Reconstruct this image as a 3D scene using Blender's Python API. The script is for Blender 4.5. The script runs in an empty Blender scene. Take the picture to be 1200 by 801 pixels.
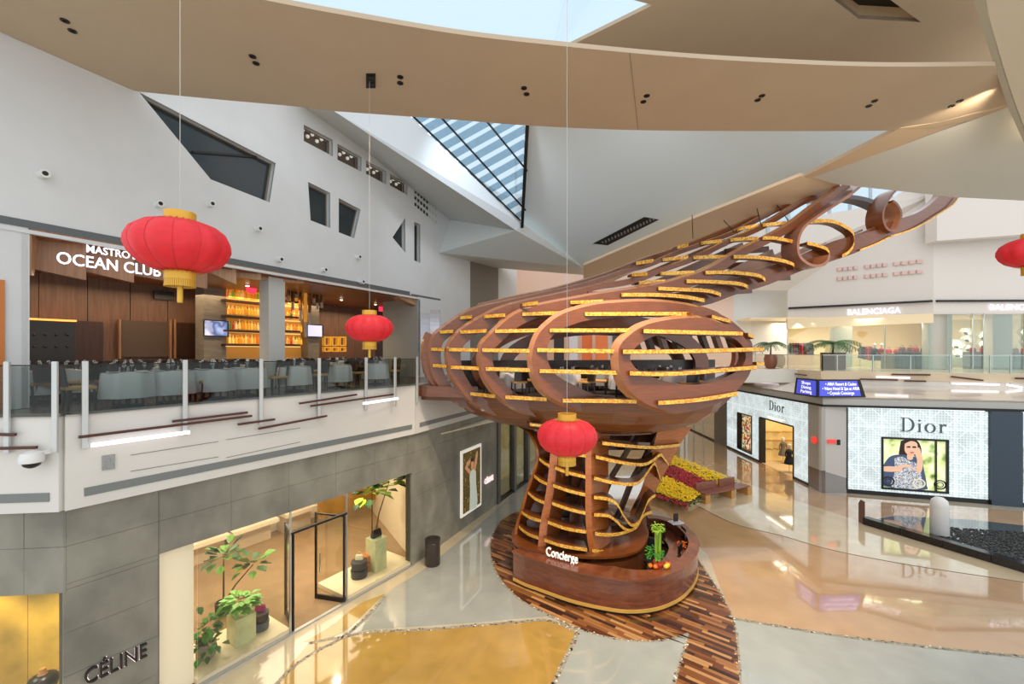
import bpy, math, random
from mathutils import Vector, Matrix
from mathutils.geometry import tessellate_polygon
random.seed(7)
R = random.Random(11)
SC = bpy.context.scene
COL = SC.collection

# ---------------------------------------------------------------- camera
F, HY, ZC = 500.0, 412.0, 7.7          # focal length in pixels of the 1200 px frame, eye-level row, eye height
cam_d = bpy.data.cameras.new('camera'); cam = bpy.data.objects.new('camera', cam_d); COL.objects.link(cam)
cam.location = (0, 0, ZC); cam.rotation_euler = (math.pi/2, 0, 0)
cam_d.sensor_width = 36; cam_d.lens = 15; cam_d.shift_y = (HY-400.5)/1200; cam_d.clip_end = 300
SC.camera = cam
# ---------------------------------------------------------------- world, exposure
w = bpy.data.worlds.new('world'); SC.world = w; w.use_nodes = True
bg = w.node_tree.nodes['Background']; bg.inputs[0].default_value = (.93, .965, 1, 1); bg.inputs[1].default_value = 1.15
SC.view_settings.view_transform = 'Standard'; SC.view_settings.look = 'None'
SC.view_settings.exposure = 0.2; SC.view_settings.gamma = 1
SC.view_settings.use_curve_mapping = False
SC.cycles.use_denoising = True
SC.cycles.max_bounces = 7; SC.cycles.diffuse_bounces = 4; SC.cycles.glossy_bounces = 3
SC.cycles.transparent_max_bounces = 16; SC.cycles.sample_clamp_indirect = 6
SC.cycles.caustics_reflective = False; SC.cycles.caustics_refractive = False
# ---------------------------------------------------------------- lights
def lin(c):
    c = c/255
    return c/12.92 if c <= .04045 else ((c+.055)/1.055)**2.4
def C(r, g, b): return (lin(r), lin(g), lin(b))
def area(loc, size, power, col=(1,1,1), rot=(0,0,0)):
    l = bpy.data.lights.new('area_light', 'AREA'); l.shape = 'RECTANGLE'; l.size, l.size_y = size
    l.energy = power; l.color = col
    o = bpy.data.objects.new('area_light', l); o.location = loc; o.rotation_euler = rot; COL.objects.link(o); return o
def spot(loc, power, col=(1,.8,.55), ang=100, rad=.08, rot=(0,0,0)):
    l = bpy.data.lights.new('spot_light', 'SPOT'); l.energy = power; l.color = col; l.spot_size = math.radians(ang); l.spot_blend = .7
    l.shadow_soft_size = rad
    o = bpy.data.objects.new('spot_light', l); o.location = loc; o.rotation_euler = rot; COL.objects.link(o); return o
WARM = (1, .74, .45); CREAM = (1, .86, .68)
spot((-1.3, 14.6, 16.3), 420, (.84,.93,1), 110, .3, Vector((.6, 6.5, -3.2)).to_track_quat('-Z','Y').to_euler())   # added cool wash hidden behind the ribbon, stands in for daylight from the louvres
spot((5.5, 13.2, 15.2), 90, (.84,.93,1), 120, .3, Vector((-.3, 5, -1.6)).to_track_quat('-Z','Y').to_euler())  # second added cool spot, brightens the central ceiling plane
for lx, ly, lz, tx, ty, tz, pw_ in ((-1, 9.5, 14.1, 1, 14.5, 7, 700), (3.5, 9.8, 14.1, 4, 14, 6.5, 700), (7.5, 10.3, 14.1, 6, 14.5, 7, 500), (12, 10.5, 14.1, 13, 18, 12, 500), (2, 9, 14.1, 2.2, 14, 2.2, 3000), (5.5, 9.2, 14.1, 4, 14, 3, 1200), (11, 9.5, 14.1, 16, 22, 3, 900), (14, 11, 14.1, 20, 22, 5, 900), (-3, 9, 14.1, -2, 13, 4, 500)):
    d_ = Vector((tx-lx, ty-ly, tz-lz)); spot((lx, ly, lz), pw_, (1,.82,.6), 80, .12, d_.to_track_quat('-Z','Y').to_euler())
# ---------------------------------------------------------------- pixel <-> world helpers
def P(u, v, Y): return Vector(((u-600)/F*Y, Y, ZC-(v-HY)/F*Y))
def G(u, v, z=0.0): return P(u, v, (ZC-z)*F/(v-HY))
class Frame:
    def __init__(s, o, d, side):          # side=+1: depth grows to the left of direction d
        s.o = Vector(o); s.d = Vector(d).normalized(); s.n = Vector((-s.d.y, s.d.x))*side
    def pt(s, a, z, dep=0.0):
        p = s.o + s.d*a + s.n*dep; return Vector((p.x, p.y, z))
    def hit(s, u, v, dep=0.0):
        k = Vector(((u-600)/F, 1)); Y = (dep + s.o.dot(s.n))/k.dot(s.n); p = k*Y
        return (p-s.o).dot(s.d), ZC-(v-HY)/F*Y
    def px(s, u, v, dep=0.0):
        a, z = s.hit(u, v, dep); return s.pt(a, z, dep)
    def rot(s): return math.atan2(s.d.y, s.d.x)
FA = Frame((-8.33, 7.93), (.643, 1), 1)
FB = Frame((-3.56, 15.34), (.454, 1), 1)
FC = Frame((-8.33, 7.93), (1.05, .11), 1)          # s negative to the left of the corner
FW = Frame((-15, 0), (.514, 1), 1)
D1 = Frame((17.07, 24.6), (.03, 1), -1)
D2 = Frame((18.3, 23.3), (5.8, -1.7), 1)
def plane_hit(u, v, a, b, c):
    n = (b-a).cross(c-a); d = Vector(((u-600)/F, 1, -(v-HY)/F)); o = Vector((0, 0, ZC))
    return o + d*((a-o).dot(n)/d.dot(n))
def smooth(pts, n=6, closed=False):
    pts = [Vector(p) for p in pts]; out = []; N = len(pts)
    rng = range(N if closed else N-1)
    for i in rng:
        if closed: p0, p1, p2, p3 = pts[i-1], pts[i], pts[(i+1) % N], pts[(i+2) % N]
        else: p0, p1, p2, p3 = pts[max(i-1, 0)], pts[i], pts[i+1], pts[min(i+2, N-1)]
        for k in range(n):
            t = k/n
            out.append(.5*((2*p1)+(p2-p0)*t+(2*p0-5*p1+4*p2-p3)*t*t+(3*p1-p0-3*p2+p3)*t**3))
    if not closed: out.append(pts[-1])
    return out
# ---------------------------------------------------------------- materials
MATS = {}
def mat(name, col, rough=.5, metal=0, noise=None, bump=None, coat=0, emis=0, alpha=None, spec=.5):
    if name in MATS: return MATS[name]
    m = bpy.data.materials.new(name); m.use_nodes = True; nt = m.node_tree; b = nt.nodes['Principled BSDF']
    b.inputs['Base Color'].default_value = (*col, 1); b.inputs['Roughness'].default_value = rough
    b.inputs['Metallic'].default_value = metal; b.inputs['Coat Weight'].default_value = coat
    b.inputs['Coat Roughness'].default_value = .08; b.inputs['Specular IOR Level'].default_value = spec
    if noise:
        sc, amt = noise[0], noise[1]; stretch = noise[2] if len(noise) > 2 else (1, 1, 1)
        tc = nt.nodes.new('ShaderNodeTexCoord'); mp = nt.nodes.new('ShaderNodeMapping'); mp.inputs['Scale'].default_value = stretch
        nz = nt.nodes.new('ShaderNodeTexNoise'); nz.inputs['Scale'].default_value = sc; nz.inputs['Detail'].default_value = 5
        rp = nt.nodes.new('ShaderNodeValToRGB'); e = rp.color_ramp.elements
        e[0].position, e[1].position = .3, .7
        e[0].color = (*[max(0, x*(1-amt)) for x in col], 1); e[1].color = (*[min(1, x*(1+amt)) for x in col], 1)
        nt.links.new(tc.outputs['Object'], mp.inputs[0]); nt.links.new(mp.outputs[0], nz.inputs['Vector'])
        nt.links.new(nz.outputs['Fac'], rp.inputs[0]); nt.links.new(rp.outputs[0], b.inputs['Base Color'])
        if bump:
            bp = nt.nodes.new('ShaderNodeBump'); bp.inputs['Strength'].default_value = bump; bp.inputs['Distance'].default_value = .02
            nt.links.new(nz.outputs['Fac'], bp.inputs['Height']); nt.links.new(bp.outputs[0], b.inputs['Normal'])
    if emis:
        b.inputs['Emission Color'].default_value = (*col, 1); b.inputs['Emission Strength'].default_value = emis
    MATS[name] = m; return m
def glass(name, tint=(.9, .95, .93), refl=.12):
    if name in MATS: return MATS[name]
    m = bpy.data.materials.new(name); m.use_nodes = True; nt = m.node_tree; nt.nodes.clear()
    o = nt.nodes.new('ShaderNodeOutputMaterial'); mx = nt.nodes.new('ShaderNodeMixShader')
    t = nt.nodes.new('ShaderNodeBsdfTransparent'); g = nt.nodes.new('ShaderNodeBsdfGlossy')
    fr = nt.nodes.new('ShaderNodeLayerWeight'); fr.inputs[0].default_value = refl+.12
    ma = nt.nodes.new('ShaderNodeMath'); ma.operation = 'MULTIPLY_ADD'; ma.inputs[1].default_value = .6; ma.inputs[2].default_value = refl*.5
    t.inputs[0].default_value = (*tint, 1); g.inputs[0].default_value = (1, 1, 1, 1); g.inputs['Roughness'].default_value = .02
    nt.links.new(fr.outputs['Fresnel'], ma.inputs[0]); nt.links.new(ma.outputs[0], mx.inputs[0])
    nt.links.new(t.outputs[0], mx.inputs[1]); nt.links.new(g.outputs[0], mx.inputs[2]); nt.links.new(mx.outputs[0], o.inputs[0])
    MATS[name] = m; return m
def vcol(name, rough=.35, coat=0, attr='col'):
    if name in MATS: return MATS[name]
    m = bpy.data.materials.new(name); m.use_nodes = True; nt = m.node_tree; b = nt.nodes['Principled BSDF']
    a = nt.nodes.new('ShaderNodeAttribute'); a.attribute_name = attr
    nt.links.new(a.outputs['Color'], b.inputs['Base Color']); b.inputs['Roughness'].default_value = rough; b.inputs['Coat Weight'].default_value = coat
    MATS[name] = m; return m
# ---------------------------------------------------------------- objects
LOC = {}
class MB:
    def __init__(s): s.v = []; s.f = []; s.m = []; s.c = []
    def add(s, vs, fs, mi=0):
        b = len(s.v); s.v += [tuple(v) for v in vs]; s.f += [tuple(i+b for i in f) for f in fs]; s.m += [mi]*len(fs); return s
    def box(s, c, size, rz=0.0, mi=0):
        x, y, z = [k/2 for k in size]; ca, sa = math.cos(rz), math.sin(rz)
        vs = [(c[0]+a*x*ca-b*y*sa, c[1]+a*x*sa+b*y*ca, c[2]+d*z) for d in (-1, 1) for a, b in ((-1,-1),(1,-1),(1,1),(-1,1))]
        return s.add(vs, [(3,2,1,0),(4,5,6,7),(0,1,5,4),(1,2,6,5),(2,3,7,6),(3,0,4,7)], mi)
    def slab(s, pts, off, mi=0, holes=()):       # planar polygon (3-D points) thickened along vector off
        off = Vector(off); loops = [[Vector(p) for p in pts]]+[[Vector(p) for p in h] for h in holes]
        allp = [p for l in loops for p in l]; tr = tessellate_polygon(loops); n = len(allp)
        fs = [tuple(t) for t in tr]+[tuple(i+n for i in reversed(t)) for t in tr]
        k = 0
        for l in loops:
            m = len(l)
            for i in range(m): fs.append((k+i, k+(i+1) % m, n+k+(i+1) % m, n+k+i))
            k += m
        return s.add(allp+[p+off for p in allp], fs, mi)
    def loft(s, rings, closed=True, mi=0, caps=True):
        m = len(rings[0]); vs = [p for r in rings for p in r]; fs = []
        for j in range(len(rings)-1):
            for i in range(m if closed else m-1):
                a, b = j*m+i, j*m+(i+1) % m; fs.append((a, b, b+m, a+m))
        if closed and caps: fs.append(tuple(range(m-1, -1, -1))); fs.append(tuple(range((len(rings)-1)*m, len(rings)*m)))
        return s.add(vs, fs, mi)
    def tube(s, pts, r, n=8, mi=0):
        pts = [Vector(p) for p in pts]; rings = []
        for i, p in enumerate(pts):
            t = (pts[min(i+1, len(pts)-1)]-pts[max(i-1, 0)]).normalized()
            a = t.cross(Vector((0, 0, 1)) if abs(t.z) < .9 else Vector((1, 0, 0))).normalized(); b = t.cross(a)
            rr = r[i] if isinstance(r, (list, tuple)) else r
            rings.append([p+a*rr*math.cos(2*math.pi*k/n)+b*rr*math.sin(2*math.pi*k/n) for k in range(n)])
        return s.loft(rings, True, mi)
    def lathe(s, prof, c=(0,0,0), n=20, mi=0, lobes=0, amp=0.0, caps=True):
        rings = []
        for r, z in prof:
            ring = []
            for k in range(n):
                a = 2*math.pi*k/n; q = r*(1-amp*(1-abs(math.sin(a*lobes/2)))) if lobes else r
                ring.append((c[0]+q*math.cos(a), c[1]+q*math.sin(a), c[2]+z))
            rings.append(ring)
        return s.loft(rings, True, mi, caps)
    def bar(s, a, b, w, h, mi=0, up=(0,0,1)):    # box beam from a to b
        a, b = Vector(a), Vector(b); t = (b-a).normalized(); up = Vector(up)
        x = t.cross(up).normalized(); y = x.cross(t)
        return s.loft([[p+x*i*w/2+y*j*h/2 for i, j in ((-1,-1),(1,-1),(1,1),(-1,1))] for p in (a, b)], True, mi)
    def blob(s, c, r, mi=0, sc=(1,1,1), n=8):
        return s.lathe([(r*math.sin(math.pi*(k+.15)/(5.3))*1.0, -r*sc[2]*math.cos(math.pi*(k+.15)/5.3)) for k in range(6)], c, n, mi)
    def build(s, name, m, parent=None, smooth_=False, bevel=0, kind=None, colors=None):
        me = bpy.data.meshes.new(name)
        off = LOC.get(parent.name, Vector()) if parent else Vector()
        me.from_pydata([tuple(Vector(v)-off) for v in s.v] if off.length else s.v, [], s.f)
        ms = m if isinstance(m, (list, tuple)) else [m]
        for x in ms: me.materials.append(x)
        if len(ms) > 1: me.polygons.foreach_set('material_index', s.m)
        if smooth_:
            me.polygons.foreach_set('use_smooth', [True]*len(me.polygons))
            try: me.set_sharp_from_angle(angle=math.radians(42))
            except Exception: pass
        if colors:
            at = me.color_attributes.new('col', 'FLOAT_COLOR', 'CORNER'); arr = []
            for p, cc in zip(me.polygons, colors): arr += [*cc, 1]*p.loop_total
            at.data.foreach_set('color', arr)
        me.update()
        o = bpy.data.objects.new(name, me); COL.objects.link(o)
        if parent: o.parent = parent; LOC[o.name] = off
        if bevel:
            b = o.modifiers.new('bevel', 'BEVEL'); b.width = bevel; b.segments = 2; b.limit_method = 'ANGLE'
        if kind: o['kind'] = kind
        return o
def tag(o, label, cat, group=None, kind=None):
    o['label'] = label; o['category'] = cat
    if group: o['group'] = group
    if kind: o['kind'] = kind
    return o
def thing(name, label, cat, loc=(0,0,0), rz=0, group=None):
    o = bpy.data.objects.new(name, None); COL.objects.link(o); o.location = loc; o.rotation_euler = (0, 0, rz)
    o.empty_display_size = .1; LOC[o.name] = Vector(loc) if not rz else Vector()
    return tag(o, label, cat, group)
def copy_tree(o, parent=None, loc=None, rz=None, label=None, group=None):
    c = o.copy(); COL.objects.link(c); c.parent = parent
    if loc is not None: c.location = loc
    if rz is not None: c.rotation_euler = (0, 0, rz)
    if label: c['label'] = label
    if group: c['group'] = group
    for ch in list(o.children): copy_tree(ch, c)
    return c
def struct(o): o['kind'] = 'structure'; return o
def text(name, body, size, loc, rx, rz, m, parent, ext=.02, xs=1.0, shear=0, bold=0, spacing=1.0, align='CENTER'):
    cu = bpy.data.curves.new(name, 'FONT'); cu.body = body; cu.size = size; cu.extrude = ext; cu.align_x = align; cu.align_y = 'CENTER'
    cu.offset = bold; cu.space_character = spacing; cu.shear = shear; cu.materials.append(m); cu.resolution_u = 3
    tmp = bpy.data.objects.new(name, cu); me = bpy.data.meshes.new_from_object(tmp); bpy.data.objects.remove(tmp)
    me.name = name; o = bpy.data.objects.new(name, me); COL.objects.link(o)
    off = LOC.get(parent.name, Vector()) if parent else Vector()
    o.location = Vector(loc)-off; o.rotation_euler = (rx, 0, rz); o.scale = (xs, 1, 1)
    if parent: o.parent = parent
    return o
def wtext(body, u0, u1, v0, v1, d, sg, m, fr=None, ext=.03, bold=.0, name='lettering', hz=None):
    """text whose left and right ends land at the two given points of the frame plane"""
    fr = fr or FW; a, b = fr.px(u0, v0, d), fr.px(u1, v1, d); L = (b-a).length; b2 = Vector((b.x, b.y, a.z)); L = (b2-a).length
    o = text(name, body, hz or .5, (a+b)/2, math.pi/2, fr.rot(), m, sg, ext, 1, 0, bold)
    xs = [v.co.x for v in o.data.vertices]; o.scale.x = L/(max(xs)-min(xs)); return o
# palette
white = mat('white_plaster', C(212,214,214), .6, noise=(1.2, .03))
tanw = mat('tan_soffit_plaster', C(192,172,146), .6, noise=(.8, .03))
peach = mat('peach_plaster', C(236,206,186), .6)
grayp = mat('grey_plaster', C(196,199,196), .6)
darkm = mat('dark_metal', C(48,46,44), .4, .6)
black = mat('black_satin', C(18,18,20), .35)
brown_rod = mat('bronze_rod', C(82,44,34), .35, .3)
steel = mat('brushed_steel', C(190,194,192), .3, .8)
whitem = mat('white_lacquer', C(225,226,224), .35)
tube_m = mat('lit_tube', (1, .93, 1), .5, emis=1.1)
stone = mat('grey_stone', C(134,132,120), .45, noise=(1.3, .26, (1, 1, .8)), bump=.08)
woodr = mat('restaurant_wood', C(150,108,76), .4, noise=(3, .2, (6, 6, .4)))
woodd = mat('dark_wall_wood', C(112,80,62), .45, noise=(3, .25, (6, 6, .4)))
darkwood = mat('dark_wood', C(62,38,26), .4, noise=(3, .25, (5, 5, .4)))
cloth = mat('white_tablecloth', C(214,212,214), .8)
# ================================================================ FLOOR
def floor_mat(name, col, rough=.09, amt=.07, sc=1.4):
    m = mat(name, col, rough, noise=(sc, amt), coat=1); m.node_tree.nodes['Principled BSDF'].inputs['Coat Roughness'].default_value = .03; m.node_tree.nodes['Principled BSDF'].inputs['Coat IOR'].default_value = 1.7
    return m
beige = floor_mat('polished_beige_terrazzo', C(198,186,162), .12)
tanf = floor_mat('tan_reflection_terrazzo', C(196,158,116), .1)  # beige terrazzo warmed to tan, reflections of warm shops put into the colour
cream = floor_mat('polished_cream_terrazzo', C(214,194,160), .1)
ochre = floor_mat('polished_ochre_terrazzo', C(184,146,74), .12, .12)
pale = floor_mat('polished_pale_terrazzo', C(170,174,166), .12)
fl = MB().box((7, 24, -.15), (74, 62, .3)).build('floor', beige); struct(fl)
def inlay(px, m, z, name='floor_inlay', sm=0):
    pts = smooth([Vector((a, b, 0)) for a, b in px], sm, True) if sm else [Vector((a, b, 0)) for a, b in px]
    pts = [G(p.x, p.y, z) for p in pts]
    return MB().slab(pts, (0, 0, -.004)).build(name, m, fl)
def curve(px, n=6): return [(p.x, p.y) for p in smooth([Vector((a, b, 0)) for a, b in px], n)]
disk_l = curve([(586,611),(577,628),(575,645),(580,665),(592,685),(612,703),(640,718),(675,735),(710,745),(745,750),(780,749),(809,740)])
disk_r = curve([(868,830),(866,790),(864,760),(860,732),(851,708),(838,686),(822,662),(806,634),(780,610),(740,596),(690,588),(640,590),(604,600),(586,611)])
pebR = curve([(858,724),(900,731),(960,741),(1040,752),(1120,761),(1210,770)])
thinR = curve([(770,575),(812,590),(860,613),(915,627),(971,643),(1035,656),(1101,667),(1210,683)])
thinR2 = curve([(800,500),(830,520),(850,540),(900,568),(965,590),(1010,612),(1100,655),(1210,690)])
inlay(disk_r[18:32:-1]+[(858,724)] if 0 else [(858,724)]+pebR[1:]+list(reversed(thinR))+[(700,585),(780,600),(830,650)], tanf, .004)
inlay(thinR+[(1210,676),(1180,663),(1100,640),(1010,611),(975,600),(900,575),(850,556),(800,540),(760,545)], cream, .005)
inlay([(1210,676),(1180,663),(1100,640),(1010,611),(975,600),(900,575),(850,556),(800,540),(760,545),(735,540),(735,470),(860,470),(905,545),(962,577),(1210,600)], tanf, .0045)
inlay(pebR+[(1230,830),(866,830),(865,770),(862,745)], pale, .006)
ochre_top = curve([(362,753),(400,746),(434,740),(500,737),(560,732),(612,728),(645,727),(677,740)])
inlay(ochre_top+[(640,830),(300,830),(335,785)], ochre, .006)
inlay(curve([(676,737),(710,746),(745,750.5),(780,750),(810,741)])+[(785,830),(640,830)], pale, .0055)
inlay(curve([(366,752),(400,741),(425,720),(450,696)],4)+curve([(450,696),(420,708),(385,735),(355,752)],4), ochre, .006)
inlay(curve([(405,742),(430,720),(460,690),(500,664),(583,596),(620,560),(640,545)])+[(640,590),(604,600)]+disk_l[3:50]+[(640,722),(612,724),(560,729),(500,733),(434,737)], floor_mat('polished_grey_terrazzo', C(166,168,160), .1), .0045)
inlay([(250,801),(484,664),(545,615),(580,594),(560,622),(500,664),(455,692),(400,730),(330,790),(300,830),(230,830)], floor_mat('store_apron_terrazzo', C(206,190,158), .12), .0043)
# pebbled strips: chips set proud of a mortar line
peb_m = vcol('pebble_chips', .5)
chip_cols = [C(230,222,205), C(150,140,125), C(110,104,94), C(205,190,160), C(84,80,74)]
def pebble_strip(px, wdt, z=.008, dens=26):
    wdt *= .72
    pts = [G(a, b, z) for a, b in px]; mb = MB(); cols = []
    for a, b in zip(pts, pts[1:]):
        t = b-a; L = t.length
        if L < 1e-4: continue
        nrm = Vector((-t.y, t.x, 0))/L
        mb.add([a-nrm*wdt/2, b-nrm*wdt/2, b+nrm*wdt/2, a+nrm*wdt/2], [(0,1,2,3)]); cols.append(C(158,148,128))
        for _ in range(min(400, int(L*wdt*dens*9))):
            c = a+t*R.random()+nrm*wdt*(R.random()-.5); r = R.uniform(.018, .04); q = R.random()*6
            ps = [c+Vector((r*math.cos(q+k*1.571), r*math.sin(q+k*1.571), .004)) for k in range(4)]
            mb.add(ps, [(0,1,2,3)]); cols.append(R.choice(chip_cols))
    o = mb.build('pebble_strip', peb_m, fl, colors=cols); o['kind'] = 'stuff'; return o
pebble_strip(ochre_top, .14); pebble_strip(curve([(677,740),(668,760),(656,785),(642,820)]), .16)
pebble_strip(pebR, .16); pebble_strip(disk_l, .13); pebble_strip(curve([(809,741),(805,755),(798,775),(785,815)]), .14)
pebble_strip(curve([(868,820),(866,790),(864,760),(860,732),(851,708),(838,686),(822,662)]), .14)
pebble_strip(curve([(310,815),(345,780),(375,760),(401,747),(430,722),(452,696)]), .14)
ln = MB()
for cv in (thinR,):
    q = [G(a, b, .009) for a, b in cv]
    for a, b in zip(q, q[1:]): ln.bar(a, b, .035, .004)
ln.build('brass_divider', mat('dark_divider', C(90,80,66), .4), fl)
# timber parquet under the tree
parq = disk_l+[(800,770),(785,830)]+disk_r[:-1]
poly = [G(a, b, .0) for a, b in parq]; poly2 = [(p.x, p.y) for p in poly]
MB().slab([Vector((x, y, .006)) for x, y in poly2], (0, 0, -.004)).build('parquet_bed', mat('parquet_bed', C(60,36,22), .4), fl)
def clip_rect(poly, c, ax, ay, hx, hy):
    out = poly
    for a, h in ((ax, hx), (-ax, hx), (ay, hy), (-ay, hy)):
        new = []; m = len(out)
        for i in range(m):
            p, q = out[i], out[(i+1) % m]
            dp = (p-c).dot(a)-h; dq = (q-c).dot(a)-h
            if dp <= 0: new.append(p)
            if (dp < 0 < dq) or (dq < 0 < dp): new.append(p+(q-p)*(dp/(dp-dq)))
        out = new
        if len(out) < 3: return []
    return out
pv = [Vector(p) for p in poly2]
ax = Vector((math.cos(math.radians(-38)), math.sin(math.radians(-38)))); ay = Vector((-ax.y, ax.x))
ctr = Vector((3, 14)); mb = MB(); cols = []
pw = [C(92,52,28), C(128,78,42), C(72,40,24), C(160,108,62), C(110,62,34), C(54,32,22), C(140,88,48), C(186,138,88)]
xs_ = [ (p-ctr).dot(ax) for p in pv]; ys_ = [(p-ctr).dot(ay) for p in pv]
y = min(ys_)
while y < max(ys_):
    hw = .055; x = min(xs_)-R.random()
    while x < max(xs_):
        L = R.uniform(.5, 1.1); c = ctr+ax*(x+L/2)+ay*(y+hw)
        r = clip_rect(pv, c, ax, ay, L/2-.003, hw-.003)
        if len(r) >= 3:
            h = .011+R.random()*.002; m = len(r)
            mb.add([(q.x, q.y, h) for q in r], [tuple(range(m))]); cols.append(R.choice(pw))
        x += L
    y += 2*hw
o = mb.build('parquet_planks', vcol('parquet', .28, .4), fl, colors=cols); o['kind'] = 'stuff'

# ================================================================ LEFT GROUND-FLOOR STONE WALL
ZS, ZM, ZB = 4.76, 6.5, 4.76     # slab soffit, mezzanine floor
def clip_panels(frame, s0, s1, z0, z1, holes, parent, step, off0=0.0, dep=.04, thick=.09):
    """stone panels between s0..s1, rows of .8 m, skipping rectangular holes (a0,a1,b0,b1)"""
    zs = [z0]+[z for z in (.81, 1.62, 2.44, 3.25, 4.06) if z0+.1 < z < z1-.1]+[z1]
    ss = [s0]; x = s0+off0 if off0 else s0+step
    while x < s1-.15: ss.append(x); x += step
    ss.append(s1)
    for h in holes: ss += [h[0], h[1]]; zs += [h[3]] if h[2] <= z0 else [h[2], h[3]]
    def dd(l):
        l = sorted(l); o = [l[0]]
        for q in l[1:]:
            if q-o[-1] > .02: o.append(q)
        return o
    zs, ss = dd(zs), dd(ss)
    for a, b in zip(ss, ss[1:]):
        for c, d in zip(zs, zs[1:]):
            if any(h[0]-.01 < (a+b)/2 < h[1]+.01 and h[2]-.01 < (c+d)/2 < h[3]+.01 for h in holes): continue
            pr = R.uniform(0, .006); g = .003
            MB().slab([frame.pt(a+g, c+g, dep-pr), frame.pt(b-g, c+g, dep-pr), frame.pt(b-g, d-g, dep-pr), frame.pt(a+g, d-g, dep-pr)],
                      Vector((*(frame.n*thick), 0))).build('stone_panel', stone, parent)
wl = thing('wall_left', 'grey stone ground floor shopfront wall', 'wall'); del wl['category']; del wl['label']; wl['kind'] = 'structure'
def backing(frame, s0, s1, z0, z1, holes, dep, thick, m, name, parent):
    o = [frame.pt(s0, z0, dep), frame.pt(s1, z0, dep), frame.pt(s1, z1, dep), frame.pt(s0, z1, dep)]
    hs = []
    if any(h[2] <= z0 for h in holes):      # opening reaches the floor: notch outline
        o = [frame.pt(s0, z0, dep)]
        for h in sorted(holes):
            o += [frame.pt(h[0], z0, dep), frame.pt(h[0], h[3], dep), frame.pt(h[1], h[3], dep), frame.pt(h[1], z0, dep)]
        o += [frame.pt(s1, z0, dep), frame.pt(s1, z1, dep), frame.pt(s0, z1, dep)]
    else: hs = [[frame.pt(h[0], h[2], dep), frame.pt(h[1], h[2], dep), frame.pt(h[1], h[3], dep), frame.pt(h[0], h[3], dep)] for h in holes]
    return MB().slab(o, Vector((*(frame.n*thick), 0)), 0, hs).build(name, m, parent)
sA0, zt = FA.hit(187, 655, .04); sA1, _ = FA.hit(484, 560, .04); zt = 3.35
LB = (Vector((-.73, 21.57))-FB.o).length
mort = mat('mortar', C(96,92,84), .7)
hA = [(sA0, sA1, 0, zt)]; LA = (FB.o-FA.o).length
clip_panels(FA, 0, LA, 0, ZS, hA, wl, 1.43); backing(FA, 0, LA, 0, ZS, hA, .13, .2, mort, 'backing', wl)
clip_panels(FB, 0, LB, 0, ZS, [], wl, 1.43); backing(FB, 0, LB, 0, ZS, [], .13, .2, mort, 'backing', wl)
sC1, _ = FC.hit(77, 700, .04); sC1 = -.02; hC = [(-9.0, sC1, 0, 3.2)]
clip_panels(FC, -9, 0, 3.2, ZS, [], wl, 1.5, .8); backing(FC, -9, 0, 3.2, ZS, [], .13, .2, mort, 'backing', wl)

# ================================================================ MEZZANINE LEFT: slab, fascia
fas = thing('trim_1', 'x', 'x'); del fas['category']; del fas['label']; fas['kind'] = 'structure'
fascia_m = mat('fascia_white', C(216,213,206), .45, noise=(1, .02))
stripm = mat('grey_strip', C(120,124,122), .4)
for fr, a, b in ((FC, -9, 0), (FA, 0, LA), (FB, 0, 11.5)):
    MB().slab([fr.pt(a, ZS, -.1), fr.pt(b, ZS, -.1), fr.pt(b, ZM, -.1), fr.pt(a, ZM, -.1)], Vector((*(fr.n*.35), 0))).build('fascia_panel', fascia_m, fas)
    MB().slab([fr.pt(a+.25, ZS+.2, -.115), fr.pt(b-.15, ZS+.2, -.115), fr.pt(b-.15, ZS+.36, -.115), fr.pt(a+.25, ZS+.36, -.115)], Vector((*(fr.n*.014), 0))).build('vent_strip', stripm, fas)
    MB().slab([fr.pt(a, ZM, -.13), fr.pt(b, ZM, -.13), fr.pt(b, ZM+.03, -.13), fr.pt(a, ZM+.03, -.13)], Vector((*(fr.n*.35), 0))).build('fascia_cap', mat('cap_grey', C(170,165,158), .4), fas)
# mezzanine floor plate
fc0, fc1, fb1 = FC.pt(-9, 0, .2), FA.pt(0, 0, .2), FB.pt(11.5, 0, .2)
kb = FB.pt(0, 0, .2)
mezz_pts = [fc0, fc1, kb, fb1, Vector((-10, 34, 0)), Vector((-26, 22, 0)), Vector((-22, 7, 0))]
struct(MB().slab([Vector((p.x, p.y, ZM-.01)) for p in mezz_pts], (0, 0, -.4)).build('floor', mat('dark_terrace_floor', C(92,84,78), .25, noise=(2, .15))))
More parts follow.
